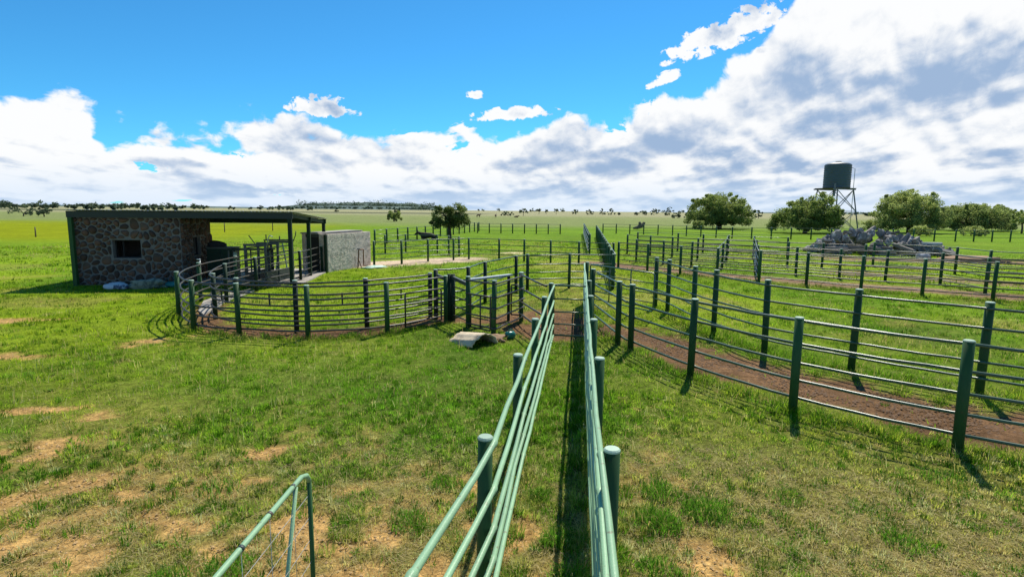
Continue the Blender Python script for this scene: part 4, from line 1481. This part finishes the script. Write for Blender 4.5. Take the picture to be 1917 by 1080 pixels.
pp = empty('standpipe', (-8.66, 31.75, 0), BK_TH)
tag(pp, 'rusty bent standpipe with valve in front of the roughcast wall', 'standpipe')
MB().tube([(-0.55, -0.28, 0), (-0.42, -0.26, 0.55), (-0.36, -0.25, 0.95), (-0.34, -0.25, 1.02), (0.12, -0.25, 1.0), (0.16, -0.25, 0.95), (0.14, -0.25, 0.12), (0.18, -0.25, 0.07), (0.55, -0.26, 0.06)], 0.032, 8).build('pipe', 'rust', pp)
MB().tube([(-0.46, -0.25, 1.06), (-0.24, -0.25, 1.06)], 0.03, 8).build('valve_handle', 'darkmetal', pp)
MB().tube([(-0.42, -0.26, 0.5), (-0.25, -0.34, 0.0)], 0.022, 8).build('strut', 'rust', pp)
o = lump('plastic_sheet', 'sheet', 0.75, 0.34, 0.11, 77, 0.5, loc=(-7.75, 31.5, -0.02), rz=R(50), flat=0.2)
tag(o, 'pale green plastic sheet crumpled on the grass by the roughcast wall', 'plastic sheet')

# ------------------------------------------------------------------ bleached half drum and bits
dr = empty('curved_sheet', (-0.96, 13.72, 0), R(-140))
dr.scale = (1.12, 1.12, 1.12)
tag(dr, 'bleached curved sheet lying like half a drum on the grass', 'sheet')
n = 18
v, f = [], []
prof = []
for k in range(n + 1):
    a = math.pi * (0.04 + 0.92 * k / n)
    rad = 0.31 + 0.012 * math.sin(k * 2.2)
    prof.append((math.cos(a) * rad * 1.25, max(0.0, math.sin(a) * rad * (1.0 + 0.06 * math.sin(k)))))
LN = 7
for e in (0.0, -0.022):
    for j in range(LN):
        y = -0.46 + 0.92 * j / (LN - 1)
        tap = 1.0 - 0.10 * j / (LN - 1)
        for (a, b) in prof:
            v.append((a * tap * (1 + e * 2), y + 0.03 * math.sin(a * 9) * (j in (0, LN - 1)), b * tap + e - 0.16 * (LN - 1 - j) / (LN - 1)))
W_ = n + 1
for s in range(2):
    o_ = s * LN * W_
    for j in range(LN - 1):
        for k in range(n):
            f.append((o_ + j * W_ + k, o_ + j * W_ + k + 1, o_ + (j + 1) * W_ + k + 1, o_ + (j + 1) * W_ + k))
q_ = LN * W_
for j in (0, LN - 1):
    for k in range(n):
        f.append((j * W_ + k, j * W_ + k + 1, q_ + j * W_ + k + 1, q_ + j * W_ + k))
for k in (0, n):
    for j in range(LN - 1):
        f.append((j * W_ + k, (j + 1) * W_ + k, q_ + (j + 1) * W_ + k, q_ + j * W_ + k))
MB().add(v, f, True).build('shell', 'drum', dr)

o = empty('plastic_can', (-0.03, 14.15, 0), R(30))
o.scale = (0.8, 0.8, 0.8)
tag(o, 'round green plastic can dumped in the corner by the chute', 'plastic can')
MB().tube([(-0.16, 0, 0.12), (-0.14, 0, 0.13), (-0.05, 0, 0.13), (0.10, 0, 0.13), (0.16, 0, 0.12)], [0.06, 0.115, 0.13, 0.128, 0.07], 14).build('body', 'plast', o)
MB().tube([(-0.24, 0, 0.12), (-0.15, 0, 0.12)], 0.032, 10).build('neck', 'plast', o)
MB().tube([(-0.06, 0, 0.25), (-0.05, 0, 0.31), (0.06, 0, 0.31), (0.07, 0, 0.25)], 0.014, 8).build('handle', 'plast', o)
o = lump('dung_heap', 'soilheap', 0.30, 0.22, 0.12, 91, 0.6, loc=(-0.42, 13.95, -0.01))
tag(o, 'small brown heap of earth beside the bleached curved sheet', 'earth heap')

# ------------------------------------------------------------------ water tower
wt = empty('water_tower', (56.1, 100.0, 0), R(22))
wt.scale = (1.64, 1.64, 1.64)
tag(wt, 'dark round water tank on a braced steel stand above the trees', 'water tower')
PH = 4.45
hp, hb = 1.18, 1.72
for sx in (-1, 1):
    for sy in (-1, 1):
        MB().bar((sx * hb, sy * hb, 0), (sx * hp, sy * hp, PH), 0.09).build('leg', 'steelgrey', wt)
for lv in ((0.0, 0.5), (0.5, 1.0)):
    for (a, b) in (((-1, -1), (1, -1)), ((1, -1), (1, 1)), ((1, 1), (-1, 1)), ((-1, 1), (-1, -1))):
        h0 = hb + (hp - hb) * lv[0]
        h1 = hb + (hp - hb) * lv[1]
        MB().bar((a[0] * h0, a[1] * h0, PH * lv[0]), (b[0] * h1, b[1] * h1, PH * lv[1]), 0.055).build('brace', 'steelgrey', wt)
        MB().bar((b[0] * h0, b[1] * h0, PH * lv[0]), (a[0] * h1, a[1] * h1, PH * lv[1]), 0.055).build('brace', 'steelgrey', wt)
        if lv[0] > 0:
            MB().bar((a[0] * h0, a[1] * h0, PH * lv[0]), (b[0] * h0, b[1] * h0, PH * lv[0]), 0.06).build('tie', 'steelgrey', wt)
for s in (-1, 1):
    MB().bar((-1.75, s * 1.16, PH + 0.06), (1.5, s * 1.16, PH + 0.06), 0.10, 0.13).build('bearer', 'steelgrey', wt)
for i in range(9):
    x = -1.3 + 2.6 * i / 8
    MB().box(x - 0.13, x + 0.13, -1.32, 1.32, PH + 0.127, PH + 0.185).build('plank', 'wood', wt)
MB().bar((-1.55, -1.16, PH - 0.7), (-1.55, -1.16, PH + 0.6), 0.12).build('float_post', 'steelgrey', wt)
MB().tube([(1.5, -0.9, 0), (1.5, -0.9, PH + 2.2), (1.15, -0.6, PH + 2.4)], 0.03, 8).build('inlet_pipe', 'galv', wt)
tk = MB()
zt = PH + 0.187
prof = [(1.28, 0), (1.30, 0.06)]
for i in range(9):
    z = 0.2 + i * 0.24
    prof += [(1.30, z), (1.275, z + 0.06), (1.275, z + 0.12), (1.30, z + 0.18)]
prof += [(1.29, 2.36), (1.22, 2.48), (0.95, 2.60), (0.45, 2.68), (0.30, 2.70)]
nseg = 32
v, f = [], []
for (r_, z) in prof:
    for k in range(nseg):
        a = 2 * math.pi * k / nseg
        v.append((0.1 + r_ * math.cos(a), r_ * math.sin(a), zt + z))
for j in range(len(prof) - 1):
    for k in range(nseg):
        f.append((j * nseg + k, j * nseg + (k + 1) % nseg, (j + 1) * nseg + (k + 1) % nseg, (j + 1) * nseg + k))
f.append(tuple((len(prof) - 1) * nseg + k for k in range(nseg)))
f.append(tuple(reversed(range(nseg))))
tko = MB().add(v, f, True).build('tank', 'tank', wt)
MB().tube([(0.1, 0, zt + 2.70), (0.1, 0, zt + 2.78)], 0.28, 20).build('lid', 'tank', tko)

# ------------------------------------------------------------------ rubble heap
rs = random.Random(19)
ROCKS = []
for i in range(7):
    bm_ = bmesh.new()
    bmesh.ops.create_icosphere(bm_, subdivisions=3, radius=1.0)
    from mathutils import noise as mn
    for v in bm_.verts:
        c = v.co.copy()
        for k in range(5):
            pn = Vector((rs.gauss(0, 1), rs.gauss(0, 1), rs.gauss(0, 1))).normalized()
        d = 1 + 0.42 * mn.fractal(c * 1.3 + Vector((i * 9, 3, 1)), 0.7, 2.0, 5)
        v.co = c * d
    for k in range(6):                       # cut flat facets
        pn = Vector((rs.gauss(0, 1), rs.gauss(0, 1), rs.gauss(0, 1))).normalized()
        lim = rs.uniform(0.55, 0.8)
        for v in bm_.verts:
            e = v.co.dot(pn) - lim
            if e > 0:
                v.co -= pn * e
    me = bpy.data.meshes.new('rock')
    bm_.to_mesh(me)
    bm_.free()
    me.materials.append(MAT['rock'])
    ROCKS.append(me)
HX, HY, HA = 29.9, 46.6, R(-14)
for i in range(130):
    u = rs.uniform(-1, 1)
    w_ = rs.uniform(-1, 1)
    env = max(0.0, 1 - (abs(u) ** 2.2)) * max(0.0, 1 - w_ * w_)
    hz = env * (2.15 if u < 0.25 else 1.7)
    z = rs.uniform(0.55, 1.0) * hz
    s = rs.uniform(0.22, 0.55)
    x = u * 4.9
    y = w_ * 2.0
    X = HX + x * math.cos(HA) - y * math.sin(HA)
    Y = HY + x * math.sin(HA) + y * math.cos(HA)
    o = link('rock', ROCKS[i % 7], None, (X, Y, max(0.1, z)), (rs.uniform(0, 6), rs.uniform(0, 6), rs.uniform(0, 6)), (s * rs.uniform(0.8, 1.7), s, s * rs.uniform(0.55, 1.0)))
    tag(o, 'grey rock piled in the rubble heap behind the right hand yards', 'rock', 'rocks of the rubble heap')
o = MB().add([(-0.75, 0, 0), (0.85, 0.1, 0), (0.5, 0.25, 0.85), (0.05, 0.3, 1.35), (-0.4, 0.25, 0.7), (-0.75, 0.22, 0), (0.85, 0.32, 0), (0.5, 0.45, 0.85), (0.05, 0.5, 1.35), (-0.4, 0.45, 0.7)],
             [(0, 1, 2, 3, 4), (9, 8, 7, 6, 5), (0, 5, 6, 1), (1, 6, 7, 2), (2, 7, 8, 3), (3, 8, 9, 4), (4, 9, 5, 0)]).build('slab', 'rock', None, loc=(31.4, 45.2, 0.6), rot=(R(-14), R(8), R(-20)))
tag(o, 'grey pointed slab standing upright on the rubble heap', 'slab')
o = MB().tube([(0, 0, 0), (1.4, 0.1, 0.1)], 0.15, 12).build('pale_pipe', 'slab', None, loc=(32.1, 44.6, 0.95), rot=(0, R(4), R(-20)))
tag(o, 'pale cylinder lying across the right part of the rubble heap', 'pipe')
for i in range(11):
    x = rs.uniform(-4.6, 3.0)
    ln_ = rs.uniform(0.9, 2.4)
    X, Y = HX + x - 0.2, HY - 2.3 + rs.uniform(-0.6, 0.5) - x * 0.2
    r_ = rs.uniform(0.07, 0.15)
    rz = rs.uniform(-0.35, 0.1)
    o = MB().tube([(-ln_ / 2, 0, 0), (-ln_ * 0.1, rs.uniform(-0.1, 0.1), rs.uniform(0, 0.08)), (ln_ / 2, 0, rs.uniform(-0.05, 0.1))], [r_, r_ * 0.95, r_ * 0.75], 9).build('log', 'log', None, loc=(X, Y, r_ + 0.16 * (i % 4)), rot=(0, 0, rz))
    tag(o, 'old grey log lying at the foot of the rubble heap', 'log', 'logs before the rubble heap')
for i in range(11):
    u, w_ = rs.uniform(-0.85, 0.9), rs.uniform(-1.0, 0.2)
    env = max(0.0, 1 - abs(u) ** 2.2) * max(0.0, 1 - w_ * w_)
    ln_ = rs.uniform(0.7, 1.9)
    a_2, b_2 = rs.uniform(0.09, 0.2), rs.uniform(0.06, 0.14)
    x, y = u * 4.9, w_ * 2.0
    o = MB().box(-ln_ / 2, ln_ / 2, -a_2, a_2, -b_2, b_2).build('timber', 'log', None, loc=(HX + x * math.cos(HA) - y * math.sin(HA), HY + x * math.sin(HA) + y * math.cos(HA), 0.35 + 1.55 * env * rs.uniform(0.75, 1.0)),
                                                             rot=(rs.uniform(-0.6, 0.6), rs.uniform(-0.5, 0.5), rs.uniform(-0.9, 0.9)))
    tag(o, 'broken grey timber jutting from the rubble heap', 'timber', 'timbers in the rubble heap')
o = lump('soil_heap', 'soilheap', 2.0, 0.9, 0.32, 55, 0.5, loc=(32.3, 39.8, -0.03), rz=-0.3)
tag(o, 'low heap of light brown soil right of the rubble heap', 'soil heap')
o = lump('boulder', 'slab', 0.5, 0.4, 0.36, 66, 0.4, loc=(30.4, 41.8, 0))
tag(o, 'whitish boulder standing alone in front of the brown soil heap', 'boulder')


# ------------------------------------------------------------------ trees
def leaf_cloud(clumps, per, size, cols, seed, flat=0.0):
    """clumps: list of (x,y,z,r); returns verts, faces, tone for quads"""
    g = np.random.default_rng(seed)
    V, T = [], []
    for (cx, cy, cz, cr, tone) in clumps:
        n = per
        d = g.normal(0, 1, (n, 3))
        d /= np.linalg.norm(d, axis=1)[:, None]
        rad = cr * g.uniform(0.15, 1.0, n) ** 0.55
        p = np.array((cx, cy, cz)) + d * rad[:, None] * np.array((1, 1, 0.8))
        a = g.normal(0, 1, (n, 3))
        a /= np.linalg.norm(a, axis=1)[:, None]
        b = np.cross(a, g.normal(0, 1, (n, 3)))
        b /= np.linalg.norm(b, axis=1)[:, None] + 1e-9
        s = size * g.uniform(0.6, 1.5, n)[:, None]
        q = np.stack([p - a * s * 0.5, p + b * s * 0.28, p + a * s * 0.5, p - b * s * 0.28], 1)
        V.append(q.reshape(-1, 3))
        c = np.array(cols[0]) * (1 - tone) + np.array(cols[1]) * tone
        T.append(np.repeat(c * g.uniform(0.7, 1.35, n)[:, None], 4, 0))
    V = np.concatenate(V)
    T = np.concatenate(T)
    F = np.arange(len(V)).reshape(-1, 4)
    return V, F, T


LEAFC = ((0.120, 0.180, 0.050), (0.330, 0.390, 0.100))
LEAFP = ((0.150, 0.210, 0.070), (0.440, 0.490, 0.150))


def tree(name, label, x, y, h, w, low, nclump, per, size, seed, cols=LEAFC, trunk=0.22, stems=1, dome=1.0, lobes=None, lean=0.0, cat='tree', group=None, crown_r=None):
    rs = random.Random(seed)
    root = empty(name, (x, y, 0), 0)
    tag(root, label, cat, group)
    clumps = []
    ax, az_ = w / 2, h - low
    lobes = lobes or [(0, 0, 1.0, 1.0)]
    tries = 0
    while len(clumps) < nclump and tries < nclump * 60:
        tries += 1
        lx, lz, lw, lh = rs.choice(lobes)
        u, v, t_ = rs.uniform(-1, 1), rs.uniform(-1, 1), rs.uniform(0, 1)
        rr_ = math.sqrt(u * u + v * v)
        if rr_ > 1:
            continue
        cap = (1 - rr_ ** 2.3) ** 0.5 * dome + (1 - dome) * 0.8
        if t_ > cap:
            continue
        # favour the outer shell
        shell = max(rr_, t_ / max(cap, 0.05))
        if rs.random() > 0.25 + 0.75 * shell ** 2:
            continue
        cr = (crown_r or 0.165 * w ** 0.75) * rs.uniform(0.55, 1.15)
        px_ = lx * ax + u * (ax * lw - cr * 0.6)
        pz = low + cr * 0.5 + lz * az_ + t_ * max(0.1, az_ * lh - cr * 1.2)
        clumps.append((px_ + lean * pz / h, v * (ax * lw - cr * 0.6), pz, cr, min(1, max(0, 0.15 + 0.75 * t_ + rs.uniform(-0.3, 0.3)))))  # tone rises with height: sunlight on crown tops put into leaf colour
    # stray sprigs break the outline
    for i in range(nclump // 2):
        c = rs.choice(clumps)
        clumps.append((c[0] + rs.uniform(-1, 1) * c[3] * 1.0, c[1], c[2] + rs.uniform(-0.3, 0.85) * c[3], c[3] * rs.uniform(0.3, 0.55), min(1, c[4] + 0.2)))
    V, F, T = leaf_cloud(clumps, per, size, cols, seed)
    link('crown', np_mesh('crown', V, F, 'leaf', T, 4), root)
    mb = MB()
    for s in range(stems):
        a = rs.uniform(0, 6.28)
        o = 0 if stems == 1 else 0.25
        bx, by = math.cos(a) * o, math.sin(a) * o
        fork = low + (h - low) * rs.uniform(0.12, 0.3)
        jx, jy = bx + lean * 0.4 + rs.uniform(-0.2, 0.2) * w * 0.1, by + rs.uniform(-0.2, 0.2) * w * 0.1
        mb.tube([(bx, by, -0.15), ((bx + jx) / 2 + rs.uniform(-0.06, 0.06), by, fork * 0.5), (jx, jy, fork)], [trunk * 1.25, trunk, trunk * 0.8], 10)
        for k in range(5):
            c = rs.choice(clumps)
            mx_, my_, mz_ = (jx + c[0]) / 2 + rs.uniform(-0.1, 0.1) * w * 0.3, (jy + c[1]) / 2, (fork + c[2]) / 2 + 0.1 * h
            mb.tube([(jx, jy, fork - 0.1), (mx_, my_, min(mz_, c[2])), (c[0], c[1], c[2])], [trunk * 0.6, trunk * 0.4, trunk * 0.14], 7)
    mb.build('trunk', 'bark', root)
    return root


tree('paddock_tree', 'lone dark tree with two rounded crowns and a bare trunk in the paddock', -7.1, 64.4, 4.3, 4.8, 1.15, 75, 130, 0.16, 5, trunk=0.19,
     lobes=[(-0.28, 0, 0.68, 0.92), (0.42, 0.0, 0.56, 1.0)], dome=0.85, cols=((0.060, 0.095, 0.028), (0.210, 0.260, 0.070)))
tree('shade_tree', 'wide rounded tree with dark cattle in its shade', 41.8, 115.7, 7.5, 14.4, 0.7, 185, 170, 0.27, 12, trunk=0.35, stems=3, cols=LEAFC)
tree('shade_tree', 'leaning dark tree directly left of the water tower', 47.8, 93.5, 6.9, 11.8, 0.5, 165, 170, 0.24, 25, trunk=0.24, stems=2, lean=1.0, lobes=[(-0.25, 0, 0.75, 0.8), (0.3, 0, 0.68, 1.0)])
tree('shade_tree', 'feathery pale green tree to the right of the water tower', 69.6, 100.3, 7.8, 12.9, 0.5, 185, 180, 0.24, 31, trunk=0.30, stems=2, cols=LEAFP)
tree('shade_tree', 'broad low bushy tree right of the feathery tree', 94.6, 118.0, 5.8, 15.6, 0.1, 190, 160, 0.27, 47, trunk=0.25, stems=3, cols=((0.120, 0.175, 0.055), (0.34, 0.40, 0.115)))
tree('shade_tree', 'small tree at the right edge of the picture above the far fence', 93.0, 104.0, 4.2, 4.2, 1.2, 30, 70, 0.26, 51, trunk=0.14, cols=LEAFP)
tree('shade_tree', 'dark clump of trees behind the small tree at the right edge', 158.0, 186.0, 7.2, 12.0, 0.3, 60, 70, 0.5, 58, trunk=0.25, stems=2)
tree('paddock_bush', 'squat dark bush alone in the field left of the lone tree', -31.6, 152.0, 3.6, 4.9, 0.1, 34, 60, 0.30, 61, trunk=0.14, stems=2, cat='bush')
for i, (x, y, h, w, lab) in enumerate(((66.0, 106, 2.6, 4.0, 'low green bush under the water tower'), (63.0, 88.0, 1.6, 3.6, 'pale green weedy bush in front of the feathery tree trunk'),
                                       (72.0, 89.0, 1.7, 4.2, 'pale weedy bush right of the feathery tree trunk'), (35.2, 108, 1.9, 2.6, 'small bush at the left foot of the wide rounded tree'))):
    tree('bush', lab, x, y, h, w, 0.0, 22, 60, 0.24, 70 + i, trunk=0.07, stems=2, cols=LEAFP, cat='bush', crown_r=0.55)

FARC = ((0.060, 0.095, 0.060), (0.140, 0.185, 0.100))
far = [(-151, 176, 3.9, 8.0, 'round dark tree at the left edge of the yellow meadow', 0.3), (-140.5, 171, 3.6, 5.0, 'small dark tree with thin trunk left of the shed roof', 0.8), (-160, 172, 3.6, 7.0, 'dark tree cut by the left edge of the picture', 0.2),
       (-3.0, 345, 3.2, 8.5, 'flat dark bush beyond the middle paddock', 0.0), (6.4, 345, 4.6, 6.2, 'umbrella shaped tree right of the flat dark bush', 1.8),
       (24, 520, 5.2, 4.2, 'tiny umbrella tree on the skyline, first of three', 2.4), (31, 530, 4.6, 4.5, 'tiny skyline tree, middle one of three', 1.8), (38, 500, 5.4, 6.4, 'tiny skyline tree, last of three', 2.2),
       (57, 520, 5.0, 7.5, 'thin skyline tree above the lane fences', 0.6), (69, 510, 5.0, 9.5, 'dark bushy skyline tree right of the lane', 0.3), (80, 510, 6.2, 6.0, 'upright skyline tree behind the lane', 0.4), (87, 505, 6.0, 8.5, 'dark round skyline tree right of the lane', 0.3),
       (93, 500, 2.6, 3.0, 'very small skyline bush right of the dark round tree', 0.0), (113, 520, 3.0, 6.0, 'small flat skyline bush left of the wide tree', 0.0), (120, 520, 4.0, 5.5, 'dark skyline bush left of the wide tree', 0.2), (126, 510, 6.6, 8.5, 'taller airy skyline tree left of the wide tree', 0.6),
       (135, 500, 3.6, 5.5, 'low skyline tree under the airy ones', 0.3), (143, 520, 8.0, 7.0, 'airy skyline tree standing above its neighbours', 3.2), (84, 290, 3.8, 8.0, 'dark thicket just left of the wide rounded tree', 0.0), (88, 287, 4.4, 3.0, 'spindly tree beside the wide rounded tree', 1.5),
       (142, 330, 5.2, 4.5, 'dark tree seen between the wide and the leaning tree', 0.5), (-173, 560, 4.6, 5.5, 'small tree on the pale field under the wooded hill', 0.4), (-120, 600, 3.6, 4.5, 'tiny tree on the pale field under the wooded hill', 0.3), (-98, 480, 4.2, 4.0, 'small upright tree left of the squat bush', 0.5)]
for i, (x, y, h, w, lab, low) in enumerate(far):
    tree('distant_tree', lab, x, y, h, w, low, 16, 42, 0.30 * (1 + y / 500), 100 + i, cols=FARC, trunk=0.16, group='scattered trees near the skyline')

# far woodland belts: read as one mass
def belt(name, label, lines, seed, per, size):
    g = random.Random(seed)
    cl = []
    for (x0, y0, x1, y1, n, hmin, hmax) in lines:
        for i in range(n):
            u = g.random()
            x, y = x0 + (x1 - x0) * u, y0 + (y1 - y0) * u + g.uniform(-40, 40)
            h = g.uniform(hmin, hmax) * (0.8 + 0.5 * float(fbm(np.array(x * 0.03), np.array(1.0), seed)))
            w = h * g.uniform(0.5, 1.0)
            for k in range(4):
                cl.append((x + g.uniform(-w, w) * 0.6, y, h * g.uniform(0.25, 0.8), h * g.uniform(0.25, 0.42), g.random()))
    V, F, T = leaf_cloud(cl, per, size, FARC, seed)
    o = link(name, np_mesh(name, V, F, 'leaf', T, 4))
    tag(o, label, 'woodland', kind='stuff')


belt('distant_woodland', 'broken dark belt of woodland on the left skyline behind the shed', [(-760, 640, -480, 640, 46, 4, 9), (-620, 900, -330, 1000, 34, 4, 8), (-900, 900, -500, 900, 60, 5, 9), (-400, 520, -310, 520, 12, 3, 6)], 5, 26, 2.2)
belt('distant_woodland', 'thin broken belt of trees along the middle and right skyline', [(-250, 1500, 1500, 1500, 75, 4, 9), (420, 700, 900, 620, 60, 4, 8), (520, 520, 760, 470, 34, 4, 9)], 9, 22, 2.4)
belt('distant_woodland', 'scrub scattered over the far wooded hill', [(-1200, 2900, -420, 2900, 130, 8, 16), (-1180, 3150, -420, 3150, 170, 30, 46)], 13, 10, 6.0)


# ------------------------------------------------------------------ animals and a stump
def cow(name, label, x, y, rz, mat, lying=False, s=1.0):
    z = 0.0 if not lying else -0.62
    J = [(-0.80, 0, 1.18, 0.20), (-0.35, 0, 1.15, 0.30), (0.20, 0, 1.12, 0.32), (0.62, 0, 1.20, 0.27), (0.92, 0, 1.32, 0.17), (1.15, 0, 1.46, 0.14), (1.38, 0, 1.34, 0.11), (1.56, 0, 1.22, 0.075)]
    E_ = [(i, i + 1) for i in range(7)]

    def chain(root_, pts):
        prev = root_
        for p_ in pts:
            J.append(p_)
            E_.append((prev, len(J) - 1))
            prev = len(J) - 1
    for sd in (-1, 1):
        if not lying:
            chain(0, [(-0.82, 0.17 * sd, 0.85, 0.15), (-0.70, 0.18 * sd, 0.62, 0.10), (-0.84, 0.18 * sd, 0.38, 0.06), (-0.80, 0.18 * sd, 0.10, 0.05), (-0.76, 0.18 * sd, 0.02, 0.06)])
            chain(3, [(0.58, 0.17 * sd, 0.80, 0.13), (0.60, 0.17 * sd, 0.42, 0.065), (0.58, 0.17 * sd, 0.10, 0.05), (0.62, 0.17 * sd, 0.02, 0.06)])
        else:
            chain(0, [(-0.62, 0.16 * sd, 0.88, 0.22), (-0.30, 0.24 * sd, 0.76, 0.14)])
            chain(3, [(0.62, 0.14 * sd, 0.86, 0.20), (0.82, 0.18 * sd, 0.72, 0.10)])
        chain(5, [(1.14, 0.16 * sd, 1.50, 0.045), (1.08, 0.27 * sd, 1.47, 0.02)])
        chain(5, [(1.20, 0.10 * sd, 1.60, 0.03), (1.22, 0.18 * sd, 1.74, 0.012)])
    chain(0, [(-0.98, 0, 1.10, 0.03), (-1.0, 0, 0.75 if not lying else 0.95, 0.025)])
    me = bpy.data.meshes.new('body')
    me.from_pydata([(a * s, b * s, (c + z) * s) for a, b, c, _ in J], E_, [])
    me.materials.append(MAT[mat])
    o = link(name, me, None, (x, y, 0), (0, 0, rz))
    md = o.modifiers.new('skin', 'SKIN')
    md.use_smooth_shade = True
    lay = me.skin_vertices[0] if me.skin_vertices else None
    if lay is None:
        bpy.context.view_layer.objects.active = o
        me.skin_vertices  # noqa
    for i, v in enumerate(me.skin_vertices[0].data):
        v.radius = (J[i][3] * s, J[i][3] * s)
        v.use_root = (i == 2)
    sb = o.modifiers.new('sub', 'SUBSURF')
    sb.levels = 1
    sb.render_levels = 1
    tag(o, label, 'cow')
    return o


cow('cow', 'dark cow lying at the left edge of the lone tree shade', -9.1, 61.5, R(186), 'hide', lying=True, s=0.95)
cow('cow', 'black cow standing in the shade left of the wide tree trunk', 40.2, 112.5, R(160), 'hide', s=1.1)
cow('cow', 'black cow standing under the left edge of the wide rounded tree', 36.4, 112.0, R(15), 'hide', s=1.1)
for i, (x, y, rz, lab) in enumerate(((-15.0, 250, 40, 'tiny brown cow far out left of the middle field'), (-7.6, 255, 80, 'tiny brown cow far out in the middle field seen end on'), (1.6, 262, 10, 'tiny brown cow lying lowest in the far middle field'))):
    cow('cow', lab, x, y, R(rz), 'hideb', lying=(i == 2), s=1.0)

st = empty('forked_stump', (22.8, 101.5, 0))
tag(st, 'fallen brown stump with two upright forks beyond the far fence', 'stump')
MB().tube([(-1.3, 0, 0.30), (-0.6, 0, 0.42), (0.1, 0, 0.75), (0.35, 0, 0.85)], [0.16, 0.30, 0.42, 0.34], 10).build('trunk', 'wood', st)
MB().tube([(0.0, 0, 0.75), (-0.12, 0, 1.15), (-0.22, 0, 1.45)], [0.34, 0.28, 0.20], 9).build('fork', 'wood', st)
MB().tube([(0.25, 0, 0.75), (0.52, 0, 1.12), (0.66, 0, 1.40)], [0.34, 0.28, 0.22], 9).build('fork', 'wood', st)

# lone stakes in the left field
for (x, y, h, lab) in ((-50.0, 59.5, 1.05, 'lone wooden stake in the yellow meadow left of the shed'), (-38.5, 76, 1.3, 'stake in the meadow seen under the lean-to roof, left one'), (-34.6, 82, 1.5, 'stake in the meadow seen under the lean-to roof, right one')):
    o = MB().tube([(0, 0, -0.1), (0.02, 0, h * 0.6), (0.0, 0.02, h)], [0.07, 0.06, 0.05], 8).build('stake', 'wood', None, loc=(x, y, 0))
    tag(o, lab, 'stake')
